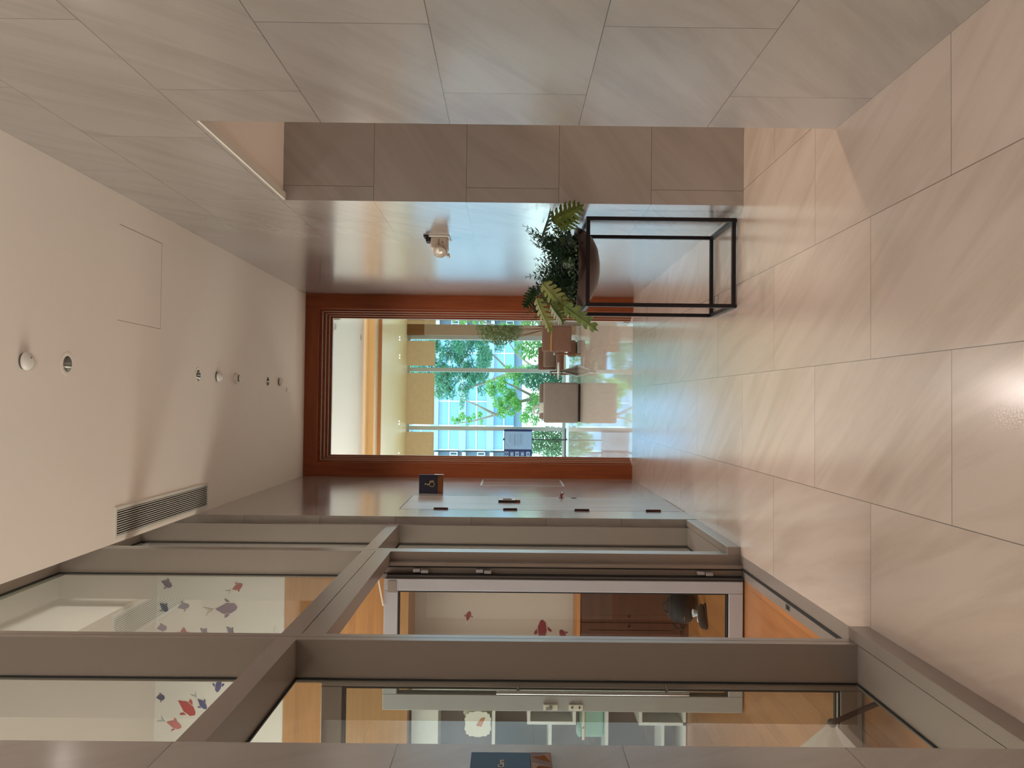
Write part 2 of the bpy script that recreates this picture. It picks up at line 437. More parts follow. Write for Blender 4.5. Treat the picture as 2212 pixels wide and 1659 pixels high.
# ceilings
DL_X, DL_H = 0.1885, 0.0465
cm = MB().box(XL, DL_X - DL_H, -4.2, 9.76, CEIL_Z, 4.6).box(DL_X + DL_H, XR, -4.2, 9.76, CEIL_Z, 4.6)
ys = [-4.2]
for yc in (4.417, 6.282, 8.095): ys += [yc - DL_H, yc + DL_H]
ys.append(9.76)
for k in range(0, len(ys), 2): cm.box(DL_X - DL_H, DL_X + DL_H, ys[k], ys[k + 1], CEIL_Z, 4.6)
for k in range(1, len(ys) - 1, 2): cm.box(DL_X - DL_H, DL_X + DL_H, ys[k], ys[k + 1], CEIL_Z + 0.12, 4.6)
struct('ceiling', cm, M['plaster'], 'smooth warm white corridor ceiling', 'ceiling')
struct('ceiling_slot', MB().box(-1.6, XL, YP, YS, 4.47, 4.6), M['plaster'], 'top of the slot above the glazing', 'ceiling')
struct('wall_behind', MB().box(-1.6, 4.6, -4.3, -4.2, 0, 4.6), M['white'], 'wall behind the photographer', 'wall')

# wood portal at the end of the corridor: face frame, then four receding steps
def portal():
    t = thing('trim_4', 'red brown wooden portal frame at the end of the corridor', 'door frame', (0, 0, 0), kind='structure')
    y0, y1 = Y_END - 0.0, Y_END + 0.06
    L0, R0, T0 = XL, XR, CEIL_Z
    Li, Ri, Ti = -0.742, 1.116, 3.826
    w = M['portal_wood']
    MB().box(L0, Li, y0, y1, 0, T0).build('jamb', w, t)
    MB().box(Ri, R0, y0, y1, 0, T0).build('jamb', w, t)
    MB().box(Li, Ri, y0, y1, Ti, T0).build('head_board', M['portal_wood_h'], t)
    for k in range(4):
        ys = y1 + 0.05 * k; s = 0.0215 * (k + 1)
        st = MB().box(L0, Li + s * 0.82, ys, ys + 0.05, 0, T0).box(Ri - s * 1.05, R0, ys, ys + 0.05, 0, T0).box(Li + s * 0.82, Ri - s * 1.05, ys, ys + 0.05, Ti - s * 1.45, T0)
        so = st.build('reveal_step', M['portal_wood'], t)
        li, ri, ti = Li + s * 0.82, Ri - s * 1.05, Ti - s * 1.45; q = 0.0025
        MB().box(li, li + q, ys + 0.004, ys + 0.05, 0, ti).box(ri - q, ri, ys + 0.004, ys + 0.05, 0, ti).box(li + q, ri - q, ys + 0.004, ys + 0.05, ti - q, ti).build('edge_strip', M['pale_strip'], so)  # thin pale strips lining the inner faces of the steps
portal()

# ---------------- lounge shell
struct('ceiling_lounge', MB().box(-6.5, 5.0, 9.76, 17.2, 4.55, 4.7), M['lounge_ceiling'], 'white lounge ceiling', 'ceiling')
struct('ceiling_soffit', MB().box(-6.5, 5.0, 16.50, 21.1, 4.17, 4.235), M['soffit'], 'pale maple soffit in front of the lounge window', 'ceiling')
struct('trim_5', MB().box(-6.5, 5.0, 16.47, 16.50, 4.165, 4.240), M['brown_edge'], 'orange brown edge of the maple soffit', 'trim')
struct('trim_6', MB().box(-6.5, 5.0, 16.52, 16.62, 4.235, 4.33), M['cream'], 'cream ledge of the light cove', 'trim')
struct('wall_cove', MB().box(-6.5, 5.0, 17.1, 17.2, 4.235, 4.7), M['cream'], 'cream back of the light cove', 'wall')
struct('wall_lounge_left', MB().box(-6.6, -6.5, 9.76, 21.1, -0.2, 4.7), M['white'], 'left wall of the lounge', 'wall')
struct('wall_lounge_right', MB().box(5.0, 5.1, 9.76, 21.1, -0.2, 4.7), M['white'], 'right wall of the lounge', 'wall')
struct('wall_lounge_front', MB().box(-6.5, -1.25, 9.66, 9.76, 0, 4.7).box(4.6, 5.0, 9.66, 9.76, 0, 4.7).box(-1.25, 4.6, 9.66, 9.76, 4.6, 4.7), M['white'], 'lounge side of the portal wall', 'wall')
M['taupe'] = plain('taupe wall panel', (164, 142, 122), 0.5, 0.03, 3)
M['brown_panel'] = wood('brown wood wall panel', (126, 84, 44), (104, 66, 32), 0.45, 2, 0.6)
struct('wall_lounge_window', MB().box(1.74, 2.16, 20.55, 20.9, 0, 3.72), M['taupe'], 'taupe pier beside the lounge window', 'wall')
struct('trim_7', MB().box(1.74, 2.16, 20.55, 20.9, 3.72, 4.17), M['brown_panel'], 'brown wood panel above the taupe pier', 'wall panel')

# ---------------- playroom shell
YB = 6.45
struct('ceiling_playroom', MB().box(-6.0, -1.14, YP, 6.9, 4.35, 4.5).box(-6.0, -1.6, -1.2, YP, 4.35, 4.5), M['white'], 'white playroom ceiling', 'ceiling')
struct('wall_playroom_back', MB().box(-6.0, -1.25, YB, 6.9, 3.31, 4.35), M['white'], 'white playroom wall with fish stickers, above the wood beam', 'wall')
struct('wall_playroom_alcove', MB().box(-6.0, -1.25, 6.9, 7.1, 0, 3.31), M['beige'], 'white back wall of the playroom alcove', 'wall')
struct('wall_playroom_left', MB().box(-6.1, -6.0, -1.2, 7.1, 0, 4.5), M['white'], 'left wall of the playroom', 'wall')
struct('wall_playroom_near', MB().box(-6.0, -1.6, -1.3, -1.2, 0, 4.5), M['white'], 'near wall of the playroom', 'wall')
struct('trim_8', MB().box(-6.0, -1.25, YB - 0.012, 6.89, 2.305, 3.31), M['wood_beam'], 'honey wood beam across the playroom alcove', 'wood beam')

# ---------------- aluminium glazing
def glazing():
    t = thing('window_1', 'grey aluminium and glass screen wall left of the corridor', 'glass wall', kind='structure')
    A, R, D = M['alu'], M['rubber'], M['alu_dark']
    Zt, Zb = 4.395, 4.47
    g = 0.0022
    def upright(y0, y1, z0=0.0):
        ym = (y0 + y1) / 2
        m = MB().box(XG - 0.012, XF, y0, ym - g, z0, Zb).box(XG - 0.012, XF, ym + g, y1, z0, Zb).box(XG - 0.012, XF - 0.012, ym - g, ym + g, z0, Zb)
        return m.build('mullion', A, t)
    upright(3.218, 3.301); upright(5.112, 5.216)
    MB().box(XG - 0.012, -0.979, YS - 0.045, YS, 0, Zb).build('jamb', A, t)
    MB().box(XG - 0.012, -0.979, YP, YP + 0.04, 0, Zb).build('jamb', A, t)
    MB().box(XG - 0.012, XF, YP + 0.04, 3.218, Zt, Zb).box(XG - 0.012, XF, 3.301, 5.112, Zt, Zb).box(XG - 0.012, XF, 5.216, YS - 0.045, Zt, Zb).build('head_rail', A, t)
    for y0, y1 in ((YP + 0.04, 3.218), (3.301, 5.112), (5.216, YS - 0.045)):
        tr = MB().box(XG - 0.012, XF, y0, y1, 2.363, 2.447)
        tr.build('transom', A, t)
    # door head frame under the middle transom
    dh = MB().box(-1.05, XF + 0.0, 3.301, 5.112, 2.262, 2.359).build('door_head', A, t)
    MB().box(-1.075, XF - 0.006, 3.301, 5.112, 2.359, 2.363).build('shadow_gap', D, dh)
    # sills with a cap standing out to the corridor
    for y0, y1, c0, c1 in ((YP + 0.04, 3.218, YP, 3.301), (5.216, YS - 0.045, 5.106, YS - 0.004)):
        s = MB().box(XG - 0.012, XF - 0.002, y0, y1, 0.0, 0.083).build('sill', A, t)
        MB().box(XF, -0.9185, c0, c1, 0.0, 0.084, 0.0015, 1).build('sill_cap', A, s)
    # panes with black gaskets
    def pane(y0, y1, z0, z1):
        p = MB().box(XG - 0.006, XG, y0, y1, z0, z1).build('glass_pane', M['glass'], t)
        k = 0.007
        gm = MB()
        for xa, xb in ((XG, XG + 0.006),):
            gm.box(xa, xb, y0, y0 + k, z0, z1).box(xa, xb, y1 - k, y1, z0, z1).box(xa, xb, y0 + k, y1 - k, z0, z0 + k).box(xa, xb, y0 + k, y1 - k, z1 - k, z1)
        gm.build('gasket', R, p)
    for y0, y1 in ((YP + 0.04, 3.218), (5.216, YS - 0.045)):
        pane(y0, y1, 0.083, 2.363); pane(y0, y1, 2.447, Zt)
    pane(3.301, 5.112, 2.447, Zt)
    # rebates of the door opening: jamb profile with dark grooves and hinge clips
    for y0, y1, sg in ((5.06, 5.112, -1), (3.301, 3.328, 1)):
        jm = MB().box(-1.052, -1.030, y0, y1, 0, 2.262).build('door_stop', A, t)
        q = MB().box(-1.062, -1.052, y0 + 0.004, y1, 0, 2.30).box(-1.105, -1.099, y0 + 0.012, y1, 0, 2.33)
        q.build('seal', R, jm)
        MB().box(-1.099, -1.062, y0 + 0.016, y1, 0, 2.33).build('hinge_channel', A, jm)
    for zc in (2.058, 1.657, 0.243):
        h = MB().box(-1.092, -1.074, 5.03, 5.075, zc - 0.048, zc - 0.002, 0.002, 1).build('hinge', M['alu_blue'], t)
        MB().box(-1.088, -1.068, 5.036, 5.075, zc + 0.004, zc + 0.05, 0.002, 1).build('hinge_knuckle', M['alu_blue'], h)
    return t
glazing()

def glass_door(name, yc, label, handle_side, full):
    """Open leaf standing square to the screen, hinged at x=-1.12."""
    x1, x0 = -1.122, -1.945
    t = thing(name, label, 'door', (x1, yc, 0), kind='structure')
    X0 = x0 - x1; Z1, Z0 = 2.285, 0.012; st0, st1, tp, bt = 0.075, 0.100, 0.088, 0.092; h = 0.028
    A = M['alu_blue'] if full else M['alu']
    MB().box(-st0, 0, -h, h, Z0, Z1, 0.003, 1).build('stile', A, t)
    MB().box(X0, X0 + st1, -h, h, Z0, Z1, 0.003, 1).build('stile', A, t)
    MB().box(X0 + st1, -st0, -h, h, Z1 - tp, Z1, 0.003, 1).build('top_rail', A, t)
    MB().box(X0 + st1, -st0, -h, h, Z0, Z0 + bt, 0.003, 1).build('bottom_rail', A, t)
    p = MB().box(X0 + st1, -st0, -0.004, 0.004, Z0 + bt, Z1 - tp).build('glass_pane', M['glass'], t)
    gm = MB(); k = 0.008
    for ya, yb in ((-h + 0.002, -0.004), (0.004, h - 0.002)):
        gm.box(X0 + st1, X0 + st1 + k, ya, yb, Z0 + bt, Z1 - tp).box(-st0 - k, -st0, ya, yb, Z0 + bt, Z1 - tp)
        gm.box(X0 + st1 + k, -st0 - k, ya, yb, Z0 + bt, Z0 + bt + k).box(X0 + st1 + k, -st0 - k, ya, yb, Z1 - tp - k, Z1 - tp)
    gm.build('gasket', M['rubber'], p)
    return t, X0, h
d1, X0, h = glass_door('door_1', 5.035, 'open glass door leaf with pale frame at the far side of the doorway', 1, True)
e = MB().box(0.0, 0.020, -h + 0.008, h, 0.012, 2.27).build('hinge_edge', M['alu_dark'], d1)
MB().box(0.006, 0.010, -h + 0.004, -h + 0.008, 0.012, 2.27).build('edge_seal', M['rubber'], e)
MB().box(0.020, 0.025, -h + 0.012, h, 0.012, 2.27).build('edge_seal', M['rubber'], e)
MB().box(-0.09, -0.012, -h - 0.004, -h, 2.205, 2.262, 0.002, 1).build('corner_plate', M['alu'], d1)
ca = MB().prism([(0.022, -h - 0.016, 2.330), (-0.168, -h - 0.016, 2.292), (-0.168, -h - 0.016, 2.283), (0.022, -h - 0.016, 2.320)], (0, 0.006, 0))
ca.build('closer_arm', M['white_gloss'], d1)
for zc, s in ((1.226, 1), (1.066, 0)):
    lk = MB().box(X0 + 0.012, X0 + 0.048, -h - 0.012, -h, zc - 0.045, zc + 0.045, 0.004, 2).build('lock_plate', M['white_gloss'], d1)
    if s: MB().cyl((X0 + 0.03, -h - 0.012, zc), (X0 + 0.03, -h - 0.03, zc), 0.011, seg=16).box(X0 + 0.022, X0 + 0.038, -h - 0.034, -h - 0.026, zc - 0.008, zc + 0.03).build('thumb_turn', M['chrome'], lk)
    else: MB().cyl((X0 + 0.03, -h - 0.012, zc - 0.022), (X0 + 0.03, -h - 0.016, zc - 0.022), 0.006, seg=12).cyl((X0 + 0.03, -h - 0.012, zc + 0.024), (X0 + 0.03, -h - 0.016, zc + 0.024), 0.006, seg=12).build('screw', M['rubber'], lk)
MB().box(X0 - 0.004, X0, -0.012, 0.012, 1.02, 1.28).build('latch_plate', M['white_gloss'], d1)
d2, X0, h = glass_door('door_2', 3.358, 'open grey-framed glass door leaf just behind the near glass pane', 1, False)
hb = MB().cyl((-0.082, -h - 0.035, 0.75), (-0.082, -h - 0.035, 1.55), 0.008, seg=16)
hb.build('pull_bar', M['chrome'], d2, smooth=True)
MB().cyl((-0.082, -h - 0.035, 0.84), (-0.06, -h + 0.002, 0.84), 0.007, seg=12).cyl((-0.082, -h - 0.035, 1.46), (-0.06, -h + 0.002, 1.46), 0.007, seg=12).build('bar_mount', M['chrome'], d2)
MB().cyl((X0 + 0.1, -0.02, 0.112), (-0.085, -0.02, 0.112), 0.005, seg=10).build('glazing_bead', M['chrome'], d2)
# floor strike in the threshold
fs = thing('floor_bolt_socket', 'small metal bolt socket set in the door threshold', 'bolt socket', (-1.083, 4.237, 0.0))
MB().box(-0.014, 0.014, -0.03, 0.03, 0, 0.004).build('plate', M['chrome'], fs)
MB().box(-0.008, 0.008, -0.014, 0.014, 0.004, 0.006).build('slot', M['rubber'], fs)

# toilet door, flush in the left stone wall
M['door_lam'] = wood('taupe door laminate', (160, 146, 138), (142, 128, 120), 0.26, 2, 0.5)
M['brown_metal'] = plain('dark bronze', (74, 44, 42), 0.4, 0.1, metal=0.5)
def toilet_door():
    t = thing('door_3', 'flush taupe toilet door in the left limestone wall', 'door', (XL, DY0, 0), kind='structure')
    w = DY1 - DY0
    MB().box(-0.045, 0.0008, 0.0, w, 0.006, DZ1).build('leaf', M['door_lam'], t)
    for z0, z1 in ((2.015, 2.136), (1.426, 1.545), (0.813, 0.938), (0.203, 0.330)):
        k = MB().box(0.0, 0.006, -0.012, 0.018, z0, z1).cyl((0.009, 0.0, z0), (0.009, 0.0, z1), 0.008, seg=14)
        k.build('hinge', M['brown_metal'], t, smooth=True)
    ins = MB().box(0.0, 0.022, 0.49, 0.56, 1.43, 1.592, 0.002, 1).build('occupancy_lock', M['rubber'], t)
    MB().box(0.022, 0.026, 0.495, 0.555, 1.437, 1.586).build('lock_face', M['white_gloss'], ins)
    MB().box(0.026, 0.034, 0.505, 0.53, 1.47, 1.55, 0.003, 1).build('thumb_turn', M['alu_dark'], ins)
    MB().box(0.0, 0.026, 0.49, 0.56, 1.392, 1.43, 0.002, 1).build('lock_foot', M['copper'], ins)
    lv = MB().cyl((0.0, w - 0.065, 0.99), (0.008, w - 0.065, 0.99), 0.026, seg=20).cyl((0.008, w - 0.065, 0.99), (0.055, w - 0.065, 0.99), 0.009, seg=14)
    lv.tube([(0.055, w - 0.06, 0.99), (0.056, w - 0.1, 0.99), (0.05, w - 0.17, 0.985)], [0.0095, 0.010, 0.008], 12)
    lv.build('lever_handle', M['red_bronze'], t, smooth=True)
    MB().box(0.056, 0.068, w - 0.09, w - 0.056, 0.99, 1.006, 0.003, 1).build('handle_tip', M['chrome'], t)
    MB().cyl((0.0, w - 0.065, 0.87), (0.006, w - 0.065, 0.87), 0.024, seg=20).build('key_escutcheon', M['brown_metal'], t, smooth=True)
    fr = MB().box(-0.05, -0.002, -0.005, -0.001, 0, DZ1 + 0.006).box(-0.05, -0.002, w + 0.001, w + 0.005, 0, DZ1 + 0.006).box(-0.05, -0.002, -0.005, w + 0.005, DZ1 + 0.001, DZ1 + 0.007)
    fr.build('door_seal', M['rubber'], t)
M['copper'] = plain('copper brown metal', (138, 90, 58), 0.3, 0.1, 60, metal=0.75)
M['red_bronze'] = plain('dark red bronze', (110, 40, 40), 0.3, 0.05, metal=0.4)
toilet_door()
M['panel_trim'] = plain('stone coloured panel trim', (168, 162, 156), 0.35, 0.03)
# flush access panel near the portal
ap = thing('access_panel', 'flush stone access panel low on the left wall by the wood portal', 'access panel', (XL, 8.66, 0.88))
MB().box(0.0, 0.004, 0.0, 0.022, 0, 0.93).box(0.0, 0.004, 0.64, 0.662, 0, 0.93).box(0.0, 0.004, 0.022, 0.64, 0.908, 0.93).box(0.0, 0.004, 0.022, 0.64, 0, 0.022).build('frame', M['panel_trim'], ap)
MB().box(0.0, 0.003, 0.027, 0.635, 0.027, 0.903).build('panel', M['stone_x'], ap)

# ================================================================= THINGS IN THE CORRIDOR
# ---- ceiling fittings, all in one line along the corridor
M['reflector'] = plain('silver downlight reflector', (196, 194, 190), 0.22, 0.02, metal=1.0)
M['lamp_glass'] = glow('dim downlight lens', (255, 226, 190), 0.5)
def downlight(loc, r, label, group):
    t = thing('downlight', label, 'ceiling light', loc, group=group)
    MB().lathe([(r * 1.0, 0.0), (r * 1.48, -0.0004), (r * 1.48, -0.002), (r * 1.04, -0.004), (r * 0.98, -0.003)], 40).build('trim_ring', M['plaster'], t, smooth=True)
    MB().lathe([(r * 1.0, -0.003), (r * 0.95, 0.012), (r * 0.8, 0.036), (r * 0.55, 0.06)], 40).build('reflector', M['reflector'], t, smooth=True)
    MB().lathe([(0.0001, 0.058), (r * 0.54, 0.058), (r * 0.54, 0.062)], 28).build('lens', M['lamp_glass'], t)
    return t
def detector(loc, r, label, group):
    t = thing('smoke_detector', label, 'smoke detector', loc, group=group)
    MB().lathe([(r * 0.92, 0.0), (r * 0.92, -0.010), (r * 0.6, -0.010)], 36).build('base', M['alu_dark'], t, smooth=True)
    MB().lathe([(r * 0.8, -0.010), (r, -0.012), (r, -0.022), (r * 0.86, -0.032), (r * 0.5, -0.038), (0.001, -0.040)], 36).build('cover', M['white_gloss'], t, smooth=True)
    MB().cyl((r * 0.4, 0, -0.0405), (r * 0.4, 0, -0.036), 0.004, seg=10).build('indicator', M['alu_dark'], t)
    return t
detector((0.183, 4.02, CEIL_Z), 0.046, 'white round smoke detector on the ceiling nearest the camera', 'smoke detectors along the corridor ceiling')
downlight((0.1885, 4.417, CEIL_Z), 0.045, 'silver recessed downlight beside the nearest smoke detector', 'downlights along the corridor ceiling')
downlight((0.1885, 6.282, CEIL_Z), 0.045, 'silver recessed downlight abreast of the far end of the air vent', 'downlights along the corridor ceiling')
detector((0.194, 6.69, CEIL_Z), 0.045, 'white smoke detector between a downlight and the dropped sensor', 'smoke detectors along the corridor ceiling')
sn = thing('motion_sensor', 'white dropped motion sensor with a ring of dark slots on the ceiling', 'sensor', (0.192, 7.13, CEIL_Z))
MB().lathe([(0.046, 0), (0.046, -0.03), (0.04, -0.034), (0.03, -0.034)], 32).build('body', M['white_gloss'], sn, smooth=True)
MB().lathe([(0.031, -0.033), (0.031, -0.044), (0.02, -0.044)], 24).build('slot_ring', M['alu_dark'], sn)
MB().lathe([(0.03, -0.044), (0.036, -0.046), (0.036, -0.052), (0.022, -0.058), (0.001, -0.06)], 32).build('cap', M['white_gloss'], sn, smooth=True)
downlight((0.1885, 8.095, CEIL_Z), 0.045, 'farthest silver recessed downlight, beyond the motion sensor', 'downlights along the corridor ceiling')
detector((0.194, 8.5, CEIL_Z), 0.042, 'small white smoke detector farthest along the corridor ceiling', 'smoke detectors along the corridor ceiling')
tag(MB().lathe([(0.024, 0), (0.026, -0.003), (0.012, -0.006), (0.001, -0.007)], 24).build('sprinkler_cover', M['white_gloss'], None, (0.119, 8.81, CEIL_Z), True),
    'tiny flat white cover plate on the ceiling near the wood portal', 'sprinkler cover')
# ---- air vent
def vent():
    x0, x1, y0, y1 = -0.893, -0.690, 4.99, 6.53
    t = thing('air_vent', 'long white slotted air vent in the ceiling beside the glazing', 'air vent', ((x0 + x1) / 2, (y0 + y1) / 2, CEIL_Z))
    hx, hy = (x1 - x0) / 2, (y1 - y0) / 2; b = 0.021
    f = MB().box(-hx, -hx + b, -hy, hy, -0.006, 0).box(hx - b, hx, -hy, hy, -0.006, 0).box(-hx + b, hx - b, -hy, -hy + b, -0.006, 0).box(-hx + b, hx - b, hy - b, hy, -0.006, 0)
    f.build('frame', M['white_gloss'], t)
    MB().box(-hx + b, hx - b, -hy + b, hy - b, -0.0012, -0.0006).build('dark_back', M['rubber'], t)
    n = 11; w = (2 * hx - 2 * b) / n
    for k in range(n):
        xc = -hx + b + (k + 0.5) * w
        MB().box(xc - w * 0.18, xc + w * 0.18, -hy + b, hy - b, -0.0075, -0.004).build('slat', M['white_gloss'], t)
vent()
# ---- ceiling access hatch: fine shadow gap
ht = thing('ceiling_hatch', 'flush square access hatch with a hairline gap in the ceiling', 'ceiling hatch', (0.797, 5.27, CEIL_Z))
M['hair'] = plain('fine grey hatch gap', (150, 138, 124), 0.8)
MB().box(-0.302, 0.302, -0.30, 0.309, -0.0012, 0.0).build('panel', M['plaster'], ht)
MB().box(-0.305, -0.302, -0.30, 0.312, -0.0016, 0).box(0.302, 0.305, -0.30, 0.312, -0.0016, 0).box(-0.302, 0.302, 0.309, 0.312, -0.0016, 0).build('gap', M['hair'], ht)

# ---- emergency light on the right wall
def emergency_light():
    t = thing('emergency_light', 'cream emergency light with a round lamp and dark bracket high on the right wall', 'emergency light', (XR, 6.1, 2.07))
    MB().box(-0.012, 0, -0.02, 0.20, -0.085, 0.075, 0.004, 2).build('back_plate', M['white_gloss'], t)
    MB().box(-0.10, -0.012, -0.0, 0.16, -0.07, 0.062, 0.014, 3).build('body', M['cream_plastic'], t, smooth=True)
    MB().box(-0.085, -0.025, -0.002, -0.0, -0.006, -0.002).build('seam', M['alu_dark'], t)
    MB().box(-0.060, -0.045, -0.002, -0.0, -0.036, -0.030).build('switch', M['alu_dark'], t)
    hd = MB().lathe([(0.030, 0.0), (0.052, -0.012), (0.056, -0.034), (0.05, -0.045), (0.046, -0.045)], 30, 'X').build('lamp_head', M['cream_plastic'], t, (-0.100, 0.045, -0.012), True, (0, 0, 0.75))
    MB().lathe([(0.047, -0.043), (0.03, -0.052), (0.001, -0.056)], 30, 'X').build('lens', M['chrome_soft'], hd, smooth=True)
    MB().box(-0.162, -0.135, 0.0, 0.10, -0.086, -0.062, 0.006, 2).build('lower_flap', M['cream_plastic'], t)
    br = MB().box(-0.045, 0.0, 0.0, 0.10, 0.062, 0.098).box(-0.012, 0.0, -0.02, 0.09, 0.085, 0.115)
    br.build('bracket', M['rubber'], t)
M['cream_plastic'] = plain('cream plastic', (196, 180, 164), 0.4, 0.03)
M['chrome_soft'] = plain('pearly lamp lens', (216, 206, 194), 0.15, 0.05, 40, metal=0.3)
emergency_light()

# ---- accessible toilet sign: blue plate on a copper foot, projecting from the wall
M['navy'] = plain('deep navy sign plate', (14, 20, 46), 0.35, 0.08)
M['gold'] = plain('dull gold paint', (176, 156, 108), 0.5, 0.05)
M['copper_dark'] = plain('faceted copper', (112, 70, 54), 0.3, 0.1, 60, metal=0.6)
def flag_sign():
    t = thing('toilet_sign', 'navy accessible toilet sign with a gold wheelchair symbol projecting over the left door', 'sign', (XL, 7.87, 2.152))
    W, H = 0.187, 0.24
    MB().box(0.0, W, 0, 0.022, 0.056, H, 0.0015, 1).build('plate', M['navy'], t)
    ft = MB().box(0.0, W, 0.0, 0.024, 0.0, 0.055).build('foot', M['copper_dark'], t)
    z = lambda a, b: (a, -0.0005, b)
    fc = MB()
    for tri in (((0.0, 0.0), (0.05, 0.0), (0.03, 0.055)), ((0.05, 0.0), (0.085, 0.055), (0.03, 0.055)), ((0.05, 0.0), (0.12, 0.01), (0.085, 0.055)), ((0.12, 0.01), (0.15, 0.055), (0.085, 0.055)), ((0.12, 0.01), (0.187, 0.0), (0.15, 0.055))):
        c = Vector((sum(p[0] for p in tri) / 3, 0, sum(p[1] for p in tri) / 3))
        pts = [Vector((p[0], 0, p[1])) * 0.94 + c * 0.06 for p in tri]
        fc.prism([(p.x, 0.0, p.z) for p in pts], (0, -0.0025 - 0.0015 * (tri[0][0] > 0.04), 0))
    fc.build('facet', M['copper'], ft)
    MB().box(W, W + 0.004, -0.004, 0.026, -0.004, 0.09, 0.001, 1).build('edge_glint', M['white_gloss'], t)  # white strip, the window's reflection on the sign edge put into its colour
    # wheelchair symbol, centre near (0.095, 0.15)
    sy = MB(); cx, cz, R = 0.092, 0.112, 0.0225
    ring = []
    n = 30
    for k in range(n): pass
    def arc(r0, r1, a0, a1, m=26):
        for k in range(m):
            p, q = a0 + (a1 - a0) * k / m, a0 + (a1 - a0) * (k + 1) / m
            sy.prism([(cx + r0 * math.cos(p), 0, cz + r0 * math.sin(p)), (cx + r1 * math.cos(p), 0, cz + r1 * math.sin(p)), (cx + r1 * math.cos(q), 0, cz + r1 * math.sin(q)), (cx + r0 * math.cos(q), 0, cz + r0 * math.sin(q))], (0, -0.002, 0))
    arc(0.0215, 0.0275, math.radians(112), math.radians(392))
    sy.prism([(cx - 0.008, 0, cz + 0.024), (cx + 0.006, 0, cz + 0.022), (cx + 0.004, 0, cz + 0.05), (cx - 0.004, 0, cz + 0.053), (cx - 0.010, 0, cz + 0.045)], (0, -0.002, 0))
    sy.cyl((cx + 0.002, 0.0, cz + 0.064), (cx + 0.002, -0.002, cz + 0.064), 0.0085, seg=18)
    sy.prism([(cx + 0.004, 0, cz + 0.026), (cx + 0.034, 0, cz + 0.022), (cx + 0.038, 0, cz - 0.018), (cx + 0.027, 0, cz - 0.018), (cx + 0.024, 0, cz + 0.010), (cx + 0.004, 0, cz + 0.016)], (0, -0.002, 0))
    sy.build('wheelchair_symbol', M['gold'], t)
flag_sign()

# ---- room sign on the near pier
def pier_sign():
    t = thing('room_sign', 'blue room sign with pale lettering and a faceted copper foot on the near left pier', 'sign', (XL, 1.86, 1.394))
    L = 0.205
    MB().box(0, 0.008, 0, L, 0.054, 0.206, 0.001, 1).build('plate', M['sign_blue'], t)
    ft = MB().box(0, 0.008, 0, L + 0.001, 0.0, 0.053).build('foot', M['copper_dark'], t)
    fc = MB(); pts = [0.0, 0.052, 0.10, 0.15, L]
    for k in range(len(pts) - 1):
        a, b = pts[k], pts[k + 1]
        tri = [(a, 0.002), (b, 0.002), ((a + b) / 2, 0.051)] if k % 2 else [(a, 0.051), (b, 0.051), ((a + b) / 2, 0.002)]
        c = Vector((0, sum(p[0] for p in tri) / 3, sum(p[1] for p in tri) / 3))
        for h_, m_ in ((0.006 if k % 2 else 0.003, 0),):
            base = [Vector((0.008, p[0], p[1])) for p in tri]; top = Vector((0.008 + h_, c.y, c.z))
            vs = [fc.bm.verts.new(v) for v in base]; tv = fc.bm.verts.new(top)
            for i in range(3): fc.bm.faces.new((vs[i], vs[(i + 1) % 3], tv))
            fc.bm.faces.new(vs[::-1])
    fc.build('facet', M['copper'], ft)
    cu = bpy.data.curves.new('lettering', 'FONT'); cu.body = 'Care'; cu.size = 0.021; cu.extrude = 0.0006; cu.offset = 0.0004; cu.align_x = 'RIGHT'
    tmp = bpy.data.objects.new('lettering_curve', cu); COL.objects.link(tmp)
    dg = bpy.context.evaluated_depsgraph_get(); dg.update()
    me = bpy.data.meshes.new_from_object(tmp.evaluated_get(dg)); bpy.data.objects.remove(tmp)
    me.materials.clear(); me.materials.append(M['letter'])
    o = bpy.data.objects.new('lettering', me); COL.objects.link(o); o.parent = t
    # text reads along +y on a face that looks to +x
    o.matrix_local = Matrix(((0, 0, 1, 0.0084), (1, 0, 0, 0.161), (0, 1, 0, 0.1215), (0, 0, 0, 1)))
M['sign_blue'] = plain('dark blue sign plate', (30, 62, 92), 0.4, 0.12, 12)
M['letter'] = plain('pale grey letters', (188, 182, 170), 0.5)
pier_sign()

# ---- plant stand, bowl and planting
def plant_stand():
    cx, cy = 0.945, 5.51; hx, hy, H, b = 0.300, 0.300, 1.005, 0.0125
    t = thing('plant_stand', 'square black steel plant stand against the right wall', 'plant stand', (cx, cy, 0))
    m = M['black_metal']
    for sx in (-1, 1):
        for sy in (-1, 1):
            x, y = sx * (hx - b), sy * (hy - b)
            leg = MB().box(x - b, x + b, y - b, y + b, 0.008, H).build('leg', m, t)
            MB().cyl((x, y, 0), (x, y, 0.008), 0.011, seg=12).build('foot', M['rubber'], leg)
    for z0 in (0.008, H - 2 * b):
        for sy in (-1, 1):
            y = sy * (hy - b); MB().box(-hx + 2 * b, hx - 2 * b, y - b, y + b, z0, z0 + 2 * b).build('rail', m, t)
        for sx in (-1, 1):
            x = sx * (hx - b); MB().box(x - b, x + b, -hy + 2 * b, hy - 2 * b, z0, z0 + 2 * b).build('rail', m, t)
plant_stand()

